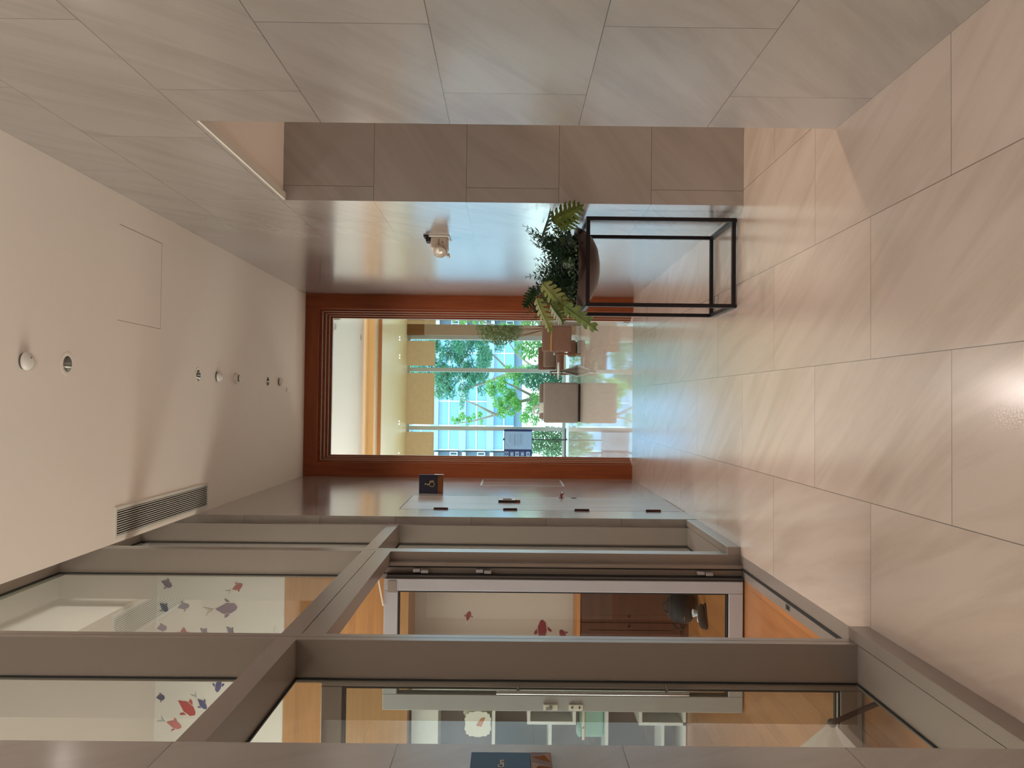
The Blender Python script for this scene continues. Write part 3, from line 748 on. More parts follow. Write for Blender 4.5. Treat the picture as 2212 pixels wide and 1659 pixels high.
LEAF_G = leaf_mat('olive green lobed leaf', (70, 88, 34), (108, 122, 52))
LEAF_Y = leaf_mat('yellow green lobed leaf', (104, 116, 50), (146, 148, 78))
LEAF_D = leaf_mat('dark green lobed leaf', (24, 44, 30), (38, 62, 42))
FERN = leaf_mat('dark green fern leaf', (16, 34, 24), (34, 62, 40), 0.5)
FERN_L = leaf_mat('mid green small leaf', (34, 60, 34), (58, 90, 52), 0.5)
PALE = leaf_mat('pale tiny blossom', (110, 132, 104), (150, 166, 138), 0.6)
SOIL = plain('dark potting soil', (38, 30, 24), 0.95, 0.3, 60)
M['bowl'] = plain('dark bronze bowl', (84, 68, 64), 0.36, 0.08, 30, metal=0.45)

def lobed_leaf(mat, base, tip, width, normal, parent, lobes=9, droop=0.06, curl=0.25, name='lobed_leaf', origin=(0, 0, 0), stem_from=None, rng=random):
    """Deeply cut leaf: a curved midrib with finger lobes on both sides."""
    base, tip, N = Vector(base), Vector(tip), Vector(normal).normalized()
    ax = (tip - base); L = ax.length; ax.normalize()
    side = ax.cross(N).normalized(); N = side.cross(ax).normalized()
    mb = MB(); bm = mb.bm
    def P(s, w):      # s along midrib 0..1, w signed sideways distance
        sag = -droop * (math.sin(s * PI / 2) ** 2)
        return base + ax * (s * L) + side * w + N * (-curl * abs(w) ** 1.2) + Vector((0, 0, sag - 0.25 * droop * abs(w) / max(width, 1e-3))) - Vector(origin)
    def outline(s): return width * (math.sin(PI * min(1, 0.10 + 0.86 * s)) ** 0.65) * (1.0 - 0.25 * s)
    for sg in (-1, 1):
        for k in range(lobes):
            s0 = 0.04 + 0.90 * k / lobes; s1 = s0 + 0.90 / lobes * 0.98
            sm = (s0 + s1) / 2; w = outline(sm) * rng.uniform(0.88, 1.08)
            fwd = 0.16 + 0.16 * sm
            seg = s1 - s0; mid = w * 0.30
            tip_s = min(1.04, sm + fwd * w / L * 1.5)
            m1 = sm + (tip_s - sm) * 0.5
            prof = [(s0, 0.0), (s1, 0.0), (s1 + 0.01, sg * mid), (m1 + 0.34 * seg, sg * w * 0.58), (m1 + 0.40 * seg + 0.01, sg * w * 0.78), (tip_s + 0.20 * seg, sg * w * 0.96), (tip_s - 0.05 * seg, sg * w * 1.02), (tip_s - 0.26 * seg, sg * w * 0.95), (m1 - 0.32 * seg, sg * w * 0.72), (m1 - 0.34 * seg, sg * w * 0.55), (s0 + 0.002, sg * mid)]
            vs = [bm.verts.new(P(*p)) for p in prof]
            try: bm.faces.new(vs if sg > 0 else vs[::-1])
            except ValueError: pass
    vs = [bm.verts.new(P(*p)) for p in ((0.9, -width * 0.16), (0.94, width * 0.16), (0.99, width * 0.1), (1.06, 0.0), (0.99, -width * 0.1))]
    bm.faces.new(vs)
    o = mb.build(name, mat, parent)
    sol = o.modifiers.new('thickness', 'SOLIDIFY'); sol.thickness = 0.0012
    st = MB()
    pts = [P(s, 0) + N * 0.001 for s in (0.0, 0.25, 0.5, 0.75, 0.98)]
    if stem_from is not None:
        a = Vector(stem_from) - Vector(origin); b = pts[0]
        midp = (a + b) / 2 + Vector((0, 0, 0.05))
        pts = [a, (a + midp) / 2 + Vector((0, 0, 0.02)), midp, (midp + b) / 2 + Vector((0, 0, 0.008))] + pts
    r = [0.0035 - 0.0024 * i / (len(pts) - 1) for i in range(len(pts))]
    st.tube(pts, r, 6).build('midrib', mat, o)
    return o

def planter():
    O = Vector((0.945, 5.51, 0.885))
    t = thing('planter_bowl', 'dark round bowl planted with ferns and lobed leaves, held in the black stand', 'potted plant', O)
    MB().lathe([(0.001, 0.0), (0.07, 0.002), (0.15, 0.020), (0.215, 0.055), (0.262, 0.105), (0.288, 0.160), (0.293, 0.168), (0.285, 0.170), (0.278, 0.160), (0.25, 0.11), (0.2, 0.065), (0.1, 0.04), (0.001, 0.035)], 64).build('bowl', M['bowl'], t, smooth=True)
    MB().lathe([(0.001, 0.150), (0.12, 0.148), (0.27, 0.140)], 40).build('soil', SOIL, t)
    rng = random.Random(5)
    cam = Vector((0, 0, CAM_H))
    def to(p): return Vector(p)
    def facing(p, k=(0, 0, 0)): return (cam - Vector(p)).normalized() + Vector(k)
    c = lambda x, y: (x, y, 1.05)
    L = [  # base, tip, half width, normal nudge, material, lobes, droop
        ((1.154, 5.00, 1.253), (1.262, 4.99, 1.068), 0.085, (0, 0, 0.4), LEAF_G, 7, 0.015, c(1.06, 5.35)),
        ((1.125, 5.03, 1.205), (1.196, 5.00, 1.104), 0.075, (0, -0.2, 0.5), LEAF_G, 6, 0.015, c(1.04, 5.40)),
        ((1.050, 5.12, 1.313), (1.255, 5.08, 1.285), 0.065, (0.1, 0.2, 2.6), LEAF_D, 7, 0.03, c(1.00, 5.4)),
        ((0.800, 5.22, 1.300), (0.600, 5.18, 1.145), 0.080, (-0.1, 0, 0.6), LEAF_Y, 7, 0.02, c(0.86, 5.4)),
        ((0.690, 5.12, 1.338), (0.450, 5.08, 1.275), 0.060, (0.0, -0.1, 0.8), LEAF_Y, 7, 0.03, c(0.82, 5.4)),
        ((0.640, 5.10, 1.165), (0.471, 5.05, 0.948), 0.070, (-0.2, 0, 1.0), LEAF_G, 5, 0.0, c(0.80, 5.36)),
        ((0.74, 5.34, 1.22), (0.585, 5.26, 1.12), 0.078, (-0.2, 0, 0.7), LEAF_G, 6, 0.02, c(0.84, 5.42)),
        ((0.660, 5.22, 1.24), (0.520, 5.14, 1.19), 0.065, (0, 0, 0.9), LEAF_G, 6, 0.03, c(0.82, 5.42)),
        ((0.80, 5.48, 1.33), (0.66, 5.44, 1.44), 0.065, (0, 0, 0.3), FERN_L, 7, 0.03, c(0.86, 5.5)),
        ((0.72, 5.46, 1.30), (0.62, 5.42, 1.36), 0.055, (0, 0, 0.4), LEAF_D, 6, 0.03, c(0.86, 5.5)),
        ((0.82, 5.36, 1.18), (0.78, 5.26, 1.10), 0.070, (0, 0, 0.6), LEAF_D, 6, 0.02, c(0.88, 5.45)),
        ((1.06, 5.34, 1.20), (1.11, 5.22, 1.12), 0.070, (0, 0, 0.6), LEAF_D, 6, 0.02, c(0.98, 5.44)),
        ((0.96, 5.34, 1.16), (0.93, 5.22, 1.10), 0.060, (0, 0, 0.6), FERN_L, 6, 0.02, c(0.95, 5.44)),
    ]
    for b, tp, w, k, mat, nl, dr, sf in L:
        mid = (Vector(b) + Vector(tp)) / 2
        lobed_leaf(mat, b, tp, w, facing(mid, k), t, nl, dr, 0.3, origin=O, stem_from=sf, rng=rng)
    # fern fronds filling the middle: each frond a rachis with small leaflets
    def frond(mat, base, direction, length, lw, name):
        mb = MB(); bm = mb.bm; d = Vector(direction).normalized(); p = Vector(base); pts = []
        n = 11
        for i in range(n + 1):
            pts.append(p.copy()); p = p + d * (length / n); d = (d + Vector((0, 0, -0.055))).normalized()
        for i in range(1, n + 1):
            a = pts[i]; tdir = (pts[i] - pts[i - 1]).normalized()
            sd = tdir.cross(Vector((rng.uniform(-.3, .3), rng.uniform(-.3, .3), 1))).normalized()
            ll = lw * math.sin(PI * (0.12 + 0.84 * i / n)) * rng.uniform(0.8, 1.2)
            for sg in (-1, 1):
                q = a + sd * sg * ll + tdir * ll * 0.55 + Vector((0, 0, rng.uniform(-.4, .3) * ll))
                wv = tdir * ll * 0.22
                try: bm.faces.new([bm.verts.new(v) for v in (a, (a + q) / 2 + wv, q, (a + q) / 2 - wv)])
                except ValueError: pass
        mb.tube(pts[::2], [0.0018] * len(pts[::2]), 4)
        return mb.build(name, mat, t)
    for i in range(84):
        a = rng.uniform(0, 2 * PI); r = rng.uniform(0.02, 0.20)
        b = Vector((math.cos(a) * r, math.sin(a) * r, 0.15))
        el = rng.uniform(0.6, 2.4)
        d = Vector((math.cos(a) * 0.8 + rng.uniform(-.4, .4), math.sin(a) * 0.6 + rng.uniform(-.4, .4), el))
        ln = rng.uniform(0.26, 0.44) * (1.05 if el > 1.2 else 0.8)
        if b.x + d.normalized().x * ln > 0.30: ln *= 0.7
        frond(FERN if rng.random() < 0.72 else FERN_L, b, d, ln, rng.uniform(0.034, 0.06), 'fern_frond')
    # low creeping foliage and tiny pale blossoms over the rim
    def scatter(mat, n, size, name, zr, rr):
        mb = MB(); bm = mb.bm
        for i in range(n):
            a = rng.uniform(0, 2 * PI); r = rng.uniform(*rr)
            c0 = Vector((math.cos(a) * r, math.sin(a) * r, rng.uniform(*zr)))
            s = size * rng.uniform(0.6, 1.3); R = Euler((rng.uniform(-1, 1), rng.uniform(-1, 1), rng.uniform(0, 6.28))).to_matrix()
            vs = [bm.verts.new(c0 + R @ Vector(v) * s) for v in ((0, -1, 0), (0.45, -0.1, 0.15), (0, 1, 0), (-0.45, -0.1, 0.15))]
            bm.faces.new(vs)
        o = mb.build(name, mat, t); o['kind'] = 'stuff'; return o
    scatter(FERN, 900, 0.020, 'creeping_foliage', (0.13, 0.33), (0.05, 0.285))
    scatter(FERN_L, 420, 0.013, 'small_leaf', (0.14, 0.28), (0.12, 0.285))
    bl = MB(); bm = bl.bm
    for i in range(70):
        a = rng.uniform(-2.6, -1.0); r = rng.uniform(0.23, 0.29)
        c0 = Vector((math.cos(a) * r, math.sin(a) * r, rng.uniform(0.165, 0.235)))
        for k in range(5):
            b_ = 2 * PI * k / 5; e_ = Vector((math.cos(b_), -0.25, math.sin(b_))) * 0.008; f_ = Vector((-math.sin(b_), 0, math.cos(b_))) * 0.003
            bm.faces.new([bm.verts.new(v) for v in (c0, c0 + e_ * .6 + f_, c0 + e_, c0 + e_ * .6 - f_)])
    o = bl.build('blossom', PALE, t); o['kind'] = 'stuff'
    # nothing grows into the stone wall behind the stand
    def keep_clear(ob):
        for ch in ob.children:
            if ch.type == 'MESH':
                for v in ch.data.vertices:
                    if v.co.x + O.x > 1.284 and v.co.y + O.y > 5.05: v.co.x = 1.284 - O.x
            keep_clear(ch)
    keep_clear(t)
planter()

# ================================================================= PLAYROOM
# ---- fish stickers on the walls
FC = {'red': (166, 34, 34), 'rust': (150, 60, 52), 'navy': (46, 54, 88), 'blue': (58, 64, 116), 'slate': (96, 100, 122), 'violet': (112, 96, 120), 'pink': (178, 88, 88), 'dark': (112, 10, 22)}
FM = {k: plain('%s fish sticker' % k, v, 0.6) for k, v in FC.items()}
FTAIL = {'pale': plain('pale blue fish tail', (152, 168, 166), 0.6), 'cream': plain('cream fish tail', (182, 172, 156), 0.6)}
def fish(tail_pt, head_pt, Y, colour, tail, label, flip=1, fat=0.2):
    a, b = Vector((tail_pt[0], 0, tail_pt[1])), Vector((head_pt[0], 0, head_pt[1]))
    d = b - a; L = d.length; ang = math.atan2(d.z, d.x)
    root = thing('fish_sticker', label, 'wall sticker', ((a.x + b.x) / 2, Y, (a.z + b.z) / 2), group='fish stickers on the playroom walls')
    root.rotation_euler = (0, -ang, 0)
    def poly(pts, mat, name, th=0.0025):
        MB().prism([(x * L, 0, z * L * flip) for x, z in pts], (0, -th, 0)).build(name, mat, root)
    poly([(-0.5, 0.0), (-0.18, fat), (0.2, fat * 1.05), (0.44, fat * 0.5), (0.5, 0.0), (0.36, -fat * 0.75), (0.0, -fat * 0.9)], FM[colour], 'body')
    poly([(-0.1, fat + .04), (0.12, fat + .05), (0.0, fat + 0.17), (-0.14, fat + 0.2)], FM[colour], 'fin')
    poly([(0.02, -fat - .03), (0.18, -fat - .02), (0.0, -fat - 0.2), (-0.06, -fat - 0.16)], FM[colour], 'fin')
    if tail: poly([(-0.6, 0.0), (-0.98, 0.28), (-0.82, 0.02), (-1.08, -0.16)], FTAIL[tail], 'tail')
    return root
YW, YA = YB - 0.0008, 6.8992
fish((-1.483, 4.318), (-1.527, 4.230), YW, 'navy', None, 'small dark blue fish sticker high by the ceiling, nearest the far frame post', 1, 0.26)
fish((-1.545, 3.740), (-1.502, 3.657), YW, 'rust', 'cream', 'small rust red fish sticker nearest the far frame post, above the wood beam', -1, 0.24)
fish((-1.706, 3.872), (-1.686, 3.695), YW, 'violet', 'cream', 'large violet grey fish sticker swimming downwards on the upper wall', -1, 0.24)
fish((-1.662, 4.325), (-1.729, 4.260), YW, 'navy', None, 'dark blue fish sticker slanting right under the ceiling line', 1, 0.26)
fish((-1.698, 4.180), (-1.679, 4.085), YW, 'slate', None, 'small slate blue fish sticker above the large violet one', 1, 0.24)
fish((-1.868, 4.345), (-1.860, 4.262), YW, 'violet', 'cream', 'violet fish sticker touching the ceiling beside the near mullion', 1, 0.3)
fish((-1.851, 4.127), (-1.948, 4.140), YW, 'rust', None, 'brownish fish sticker half hidden by the near mullion', 1, 0.26)
fish((-1.861, 3.996), (-1.924, 3.930), YW, 'violet', None, 'dull violet fish sticker half hidden by the near mullion', 1, 0.22)
fish((-1.847, 3.782), (-1.918, 3.722), YW, 'violet', None, 'dull violet fish sticker lowest beside the near mullion', 1, 0.22)
fish((-2.255, 3.830), (-2.375, 3.848), YW, 'blue', None, 'blue fish sticker pointing left, behind the near upper pane', 1, 0.2)
fish((-2.423, 4.338), (-2.422, 4.268), YW, 'navy', 'pale', 'navy fish sticker at the ceiling line behind the near upper pane', 1, 0.34)
fish((-2.445, 4.160), (-2.560, 4.022), YW, 'red', None, 'bright red fish sticker behind the near upper pane', 1, 0.22)
fish((-2.430, 4.005), (-2.510, 3.930), YW, 'blue', 'pale', 'small blue fish sticker beside the bright red one', 1, 0.2)
fish((-2.618, 4.250), (-2.660, 4.130), YW, 'pink', 'pale', 'faded pink fish sticker left of the bright red one', 1, 0.22)
fish((-1.30, 3.753), (-1.42, 3.700), YW, 'dark', None, 'upper dark red fish sticker in the slit beside the far frame post', 1, 0.22)
fish((-1.30, 3.557), (-1.42, 3.500), YW, 'dark', None, 'lower dark red fish sticker in the slit beside the far frame post', 1, 0.22)
fish((-1.905, 1.847), (-1.822, 1.826), YA, 'dark', 'cream', 'small red fish sticker at the top of the alcove wall', 1, 0.24)
fish((-2.085, 1.183), (-1.890, 1.196), YA, 'dark', None, 'large dark red fish sticker low on the alcove wall', 1, 0.2)
fish((-2.063, 0.985), (-1.975, 1.038), YA, 'dark', None, 'small dark red fish sticker just above the dark cabinet', 1, 0.24)

# ---- dark wood cabinet in the alcove
cb = thing('cabinet', 'dark red brown wooden cabinet in the playroom alcove', 'cabinet', (-1.80, 6.70, 0))
MB().box(-0.54, 0.54, -0.17, 0.19, 0.07, 0.90).build('body', M['cab_wood'], cb)
MB().box(-0.545, 0.545, -0.20, 0.195, 0.90, 0.928, 0.003, 1).build('top', M['brown_edge'], cb)
MB().box(-0.54, 0.54, -0.15, 0.19, 0.0, 0.07).build('plinth', M['cab_wood'], cb)
for k in range(2):
    x0 = -0.537 + k * 0.538
    d = MB().box(x0, x0 + 0.535, -0.19, -0.171, 0.075, 0.895, 0.002, 1).build('door', M['cab_wood'], cb)
    f = MB().box(x0 + 0.06, x0 + 0.475, -0.1935, -0.19, 0.14, 0.83, 0.003, 1).build('raised_panel', M['cab_wood'], d)
    MB().cyl((x0 + (0.5 if k == 0 else 0.045), -0.19, 0.5), (x0 + (0.5 if k == 0 else 0.045), -0.215, 0.5), 0.01, seg=14).build('knob', M['brown_metal'], d)

# ---- white cube shelf
def shelf_unit():
    t = thing('shelf_unit', 'white cube shelving with dark back in the playroom alcove', 'shelves', (-3.0, 6.74, 0))
    X0, X1 = -0.62, 0.62; f, b = -0.15, 0.155; w = 0.013; S = M['shelf_white']
    MB().box(X0, X1, b - 0.012, b, 0, 2.06).build('back_panel', M['shelf_back'], t)
    MB().box(X0, X1, f, b, 2.065, 2.285).build('fascia', S, t)
    for x in (X0, X1): MB().box(x - w, x + w, f, b, 0, 2.065).build('side_panel', S, t)
    for z in (0.02, 0.665, 1.605): MB().box(X0 + w, X1 - w, f, b - 0.012, z - w, z + w).build('shelf_board', S, t)
    xr = 0.345                        # lattice: short boards meeting uprights
    for z0, z1, zl in ((0.935, 1.313, 1.135), (0.02, 0.385, 0.20)):
        MB().box(xr - w, xr + w, f, b - 0.012, z0 - w, z1 + w).build('upright', S, t)
        for z in (z0, z1):
            if z > 0.05: MB().box(xr + w, X1 - w, f, b - 0.012, z - w, z + w).build('shelf_board', S, t)
        MB().box(X0 + w, xr - w, f, b - 0.012, zl - w, zl + w).build('shelf_board', S, t)
    MB().box(0.0 - w, 0.0 + w, f, b - 0.012, 1.135 + w, 1.605 - w).build('upright', S, t)
shelf_unit()
M['paper'] = plain('white paper', (222, 220, 212), 0.7, 0.04)
M['ecru'] = fabric('ecru cloth', (206, 196, 176), 0.9)
M['teal'] = fabric('pale teal felt', (134, 170, 158), 0.9)
M['peach'] = plain('peach card', (196, 130, 96), 0.7)
# scalloped paper cut-outs leaning on the shelf
def scallop(name, w, h, mat, loc, rz, label, cat):
    t = thing(name, label, cat, loc, rz)
    pts = []
    n = 28
    for k in range(n * 4):
        a = 2 * PI * k / (n * 4)
        r = 1 + 0.035 * math.cos(14 * a)
        sx = abs(math.cos(a)) ** 0.6 * (1 if math.cos(a) >= 0 else -1); sz = abs(math.sin(a)) ** 0.6 * (1 if math.sin(a) >= 0 else -1)
        pts.append((w / 2 * sx * r, 0, h / 2 + h / 2 * sz * r))
    MB().prism(pts, (0, -0.02, 0)).build('card', mat, t)
    return t
sc1 = scallop('paper_cutout', 0.20, 0.22, M['paper'], (-2.700, 6.68, 1.627), 0.1, 'white scalloped paper cut-out standing on the upper cube shelf', 'paper craft')
MB().prism([(-0.02, 0, 0.08), (0.05, 0, 0.05), (0.045, 0, 0.085), (-0.01, 0, 0.125)], (0, -0.005, 0)).build('brown_mark', M['peach'], sc1, loc=(0, -0.02, 0))
sc2 = scallop('paper_cutout', 0.16, 0.235, M['ecru'], (-2.60, 6.75, 1.627), -0.15, 'beige scalloped cut-out with a rust patch behind the white one', 'paper craft')
MB().prism([(0.0, 0, 0.12), (0.055, 0, 0.10), (0.06, 0, 0.16), (0.015, 0, 0.19)], (0, -0.004, 0)).build('rust_patch', FM['rust'], sc2, loc=(0, -0.02, 0))
# teal pouch with a cream strap
tp = thing('felt_bag', 'pale teal felt bag with a cream strap on the cube shelf', 'bag', (-2.675, 6.705, 0.678))
MB().box(-0.125, 0.135, -0.055, 0.055, 0.0, 0.205, 0.035, 4).build('body', M['teal'], tp, smooth=True)
MB().ball((-0.065, -0.02, 0.205), 0.055, (1.2, 0.8, 0.55)).build('bulging_top', M['teal'], tp, smooth=True)
MB().box(-0.14, 0.10, -0.066, -0.058, 0.165, 0.188, 0.003, 1).build('strap', M['ecru'], tp)
MB().cyl((-0.035, -0.066, 0.177), (-0.035, -0.071, 0.177), 0.008, seg=14).build('snap_button', M['chrome'], tp)
# a row of slim books and a small figure
for k in range(4):
    bk = thing('book', ['slim white book, first of the row upright behind the pull bar', 'slim grey book, second of the row upright behind the pull bar', 'slim white book, third of the row upright behind the pull bar', 'slim grey book, last of the row upright behind the pull bar'][k], 'book', (-2.412 - k * 0.017, 6.70, 0.950), group='slim books on the cube shelf')
    MB().box(-0.007, 0.007, -0.07, 0.07, 0, 0.098 + 0.006 * (k % 2)).build('cover', M['paper'] if k % 2 == 0 else M['alu_blue'], bk)
    MB().box(-0.0055, 0.0055, -0.066, 0.071, 0.002, 0.0975).build('pages', M['ecru'], bk)
fg = thing('wooden_figure', 'small brown figure standing on a cube shelf board behind the door stile', 'figurine', (-2.452, 6.66, 1.328))
MB().lathe([(0.001, 0), (0.026, 0.0), (0.022, 0.03), (0.012, 0.052), (0.001, 0.054)], 18).build('body', M['peach'], fg, smooth=True)
MB().ball((0, 0, 0.066), 0.017).build('head', M['ecru'], fg, smooth=True)

# ---- black bag on the playroom floor
M['black_cloth'] = fabric('black nylon', (26, 22, 22), 0.6, 120)
M['pale_blue'] = plain('pale blue wrapper', (190, 206, 212), 0.35, 0.06, 20)
bg = thing('backpack', 'black bag lying on the playroom floor in front of the dark cabinet', 'bag', (-1.60, 6.28, 0.0))
MB().ball((0.0, 0.0, 0.125), 0.13, (1.05, 0.75, 0.96), 28).build('body', M['black_cloth'], bg, smooth=True)
MB().ball((-0.035, -0.075, 0.105), 0.075, (1.1, 0.6, 0.95), 24).build('front_pocket', M['black_cloth'], bg, smooth=True)
MB().tube([(-0.13, -0.03, 0.20), (-0.16, -0.06, 0.17), (-0.165, -0.07, 0.13), (-0.14, -0.05, 0.10)], 0.006, 8).build('side_strap', M['black_cloth'], bg, smooth=True)
MB().tube([(-0.05, -0.02, 0.238), (-0.03, -0.02, 0.268), (0.02, -0.02, 0.272), (0.05, -0.02, 0.235)], 0.006, 8).build('handle', M['black_cloth'], bg, smooth=True)
MB().box(-0.085, -0.05, -0.122, -0.116, 0.12, 0.126).build('zip_pull', M['chrome'], bg)
rl = thing('wrapper', 'pale blue wrapper folded in front of the black bag', 'wrapper', (-1.615, 6.125, 0.0))
MB().lathe([(0.001, 0), (0.03, 0.0), (0.02, 0.03), (0.032, 0.065), (0.024, 0.068), (0.001, 0.055)], 22).build('paper_tube', M['pale_blue'], rl, smooth=True)
MB().box(-0.07, -0.025, -0.015, 0.02, 0.0, 0.03, 0.006, 2).build('folded_end', M['pale_blue'], rl)
sh = [thing('shoe', 'black shoe lying beside the wrapper, nearer the open door', 'shoe', (-1.60, 5.975, 0), 0.4, group='black shoes on the playroom floor'),]
MB().ball((0, 0, 0.032), 0.05, (1.9, 0.8, 0.64), 22).build('upper', M['black_cloth'], sh[0], smooth=True)
MB().box(-0.095, 0.095, -0.036, 0.036, 0.0, 0.012, 0.005, 2).build('sole', M['rubber'], sh[0])

# ---- clear umbrella lying behind the near pane
um = thing('umbrella', 'translucent plastic umbrella with a dark brown shaft lying behind the near glass', 'umbrella', (-1.16, 3.10, 0.0))
M['shaft'] = wood('dark brown shaft wood', (84, 46, 34), (56, 28, 20), 0.4, 2, 1.0)
M['clear_film'] = film('translucent plastic film', (228, 224, 216), 0.74)
tipv, neck = Vector((0.0, 0.03, 0.012)), Vector((-0.080, 0.0, 0.235))
MB().tube([tipv, (tipv + neck) / 2 + Vector((0, 0, 0.002)), neck + (neck - tipv) * 0.06], [0.011, 0.0105, 0.010], 14).build('shaft', M['shaft'], um, smooth=True)
MB().ball(neck, 0.018, (1, 1, 1), 16).build('collar', M['alu_dark'], um, smooth=True)
def canopy():
    mb = MB(); bm = mb.bm; ax = Vector((-1.0, 0.02, 0.05)).normalized(); s = ax.cross(Vector((0, 0, 1))).normalized(); u2 = s.cross(ax).normalized()
    rings = []; n = 36
    for i in range(8):
        d = i / 7 * 0.34
        rr = 0.010 + 1.05 * d * (1 - 0.6 * d)
        ring = []
        for k in range(n):
            a = 2 * PI * k / n; fold = 1 + 0.16 * math.cos(a * 9) * (i / 7)
            lo = 1.0
            p = neck + ax * d + (s * math.cos(a) * rr * 0.55 + u2 * math.sin(a) * rr * lo) * fold
            p.z = max(p.z, 0.004)
            ring.append(bm.verts.new(p))
        rings.append(ring)
    for A, B in zip(rings, rings[1:]):
        for k in range(n): bm.faces.new((A[k], A[(k + 1) % n], B[(k + 1) % n], B[k]))
    return mb.build('canopy', M['clear_film'], um, smooth=True)
canopy()

# ================================================================= LOUNGE
# ---- open frameless glass door leaf folded back against the right reveal
gl = thing('door_4', 'frameless glass door leaf standing open at the right of the portal', 'door', (1.018, 9.83, 0), kind='structure')
MB().box(0, 0.012, 0.0, 0.52, 0.012, 3.70).build('glass_leaf', M['lounge_glass'], gl)
MB().box(-0.004, 0.016, 0.02, 0.14, 0.006, 0.07).box(-0.004, 0.016, 0.02, 0.14, 3.64, 3.705).build('patch_fitting', M['chrome'], gl)

# ---- window wall
YWN = 20.8
def lounge_window():
    t = thing('window_2', 'tall lounge window with pale grey frames looking onto trees', 'window', (0, YWN, 0), kind='structure')
    W = M['win_frame']; x0, x1 = -6.5, 1.74
    MB().box(x0, x1, -0.06, 0.06, 0.0, 0.075).build('sill_rail', W, t)
    MB().box(x0, x1, -0.06, 0.06, 4.10, 4.20).build('head_rail', W, t)
    ms = [1.69, 0.842, -0.696, -2.235, -3.77, -5.3]
    for x in ms: MB().box(x - 0.052, x + 0.052, -0.09, 0.06, 0.075, 4.10).build('mullion', W, t)
    for a, b in zip(ms[1:] + [-6.45], ms[:-1] + [0]):
        pass
    edges = [(ms[i + 1] + 0.052, ms[i] - 0.052) for i in range(len(ms) - 1)] + [(x0, ms[-1] - 0.052)]
    for a, b in edges: MB().box(a, b, 0.0, 0.012, 0.075, 4.10).build('glass_pane', M['lounge_glass'], t)
    labels = ['beige roller blind nearest the taupe pier', 'widest beige roller blind, in the middle of the lounge window', 'beige roller blind behind the easel sign']
    for i, (a, b) in enumerate(edges[:3]):
        r = thing('roller_blind', labels[i], 'blind', ((a + b) / 2, YWN - 0.14, 0), group='roller blinds on the lounge window'); hw = (b - a) / 2 - 0.045
        MB().box(-hw, hw, 0, 0.006, 3.47, 4.165).build('cloth', M['blind'], r)
        MB().box(-hw, hw, -0.006, 0.012, 3.445, 3.47, 0.003, 1).build('bottom_bar', M['blind'], r)
lounge_window()
w3 = thing('window_3', 'lounge window beyond the taupe pier', 'window', (0, YWN, 0), kind='structure')
MB().box(2.16, 5.0, -0.06, 0.06, 0.0, 0.075).build('sill_rail', M['win_frame'], w3)
MB().box(2.16, 5.0, -0.06, 0.06, 4.10, 4.20).build('head_rail', M['win_frame'], w3)
for x in (2.212, 3.6, 4.95): MB().box(x - 0.052, x + 0.052, -0.09, 0.06, 0.075, 4.10).build('mullion', M['win_frame'], w3)
for a, b in ((2.264, 3.548), (3.652, 4.898)): MB().box(a, b, 0.0, 0.012, 0.075, 4.10).build('glass_pane', M['lounge_glass'], w3)

# ---- cove light strip and little spots
M['led'] = glow('warm cove light strip', (255, 220, 168), 5.0)
M['spot_lens'] = glow('bright spot lens', (255, 246, 226), 14.0)
M['off_lens'] = plain('unlit downlight opening', (150, 146, 138), 0.4)
tag(MB().box(-6.4, 4.9, 16.66, 16.70, 4.24, 4.262).build('cove_light', M['led']), 'warm light strip hidden behind the cream cove ledge', 'cove light')
for i, (x, y, lb) in enumerate(((1.528, 19.15, 'pair of tiny spots in the maple soffit nearest the taupe pier'), (1.091, 19.19, 'pair of tiny bright spots in the maple soffit above the armchairs'), (-0.524, 19.27, 'pair of tiny bright spots in the maple soffit above the easel sign'), (-1.30, 19.27, 'pair of tiny spots in the maple soffit at the left portal jamb'))):
    t = thing('twin_spot', lb, 'ceiling light', (x, y, 4.17), group='twin spots in the maple soffit')
    MB().box(-0.055, 0.055, -0.022, 0.022, -0.003, 0).build('housing', M['white_gloss'], t)
    for s in (-1, 1): MB().lathe([(0.001, -0.010), (0.012, -0.008), (0.014, -0.003)], 18, 'Z', s * 0.033).build('lens', M['spot_lens'], t)
for i, (x, y, lb) in enumerate(((1.296, 13.745, 'white recessed downlight in the lounge ceiling, nearer the portal'), (1.302, 16.17, 'white recessed downlight in the lounge ceiling, nearer the window'))):
    t = thing('recessed_downlight', lb, 'ceiling light', (x, y, 4.55), group='lounge ceiling downlights')
    MB().lathe([(0.075, 0), (0.082, -0.004), (0.066, -0.006), (0.062, -0.001)], 30).build('ring', M['white_gloss'], t, smooth=True)
    MB().lathe([(0.001, -0.0015), (0.062, -0.0015), (0.062, -0.0008)], 28).build('opening', M['off_lens'], t)

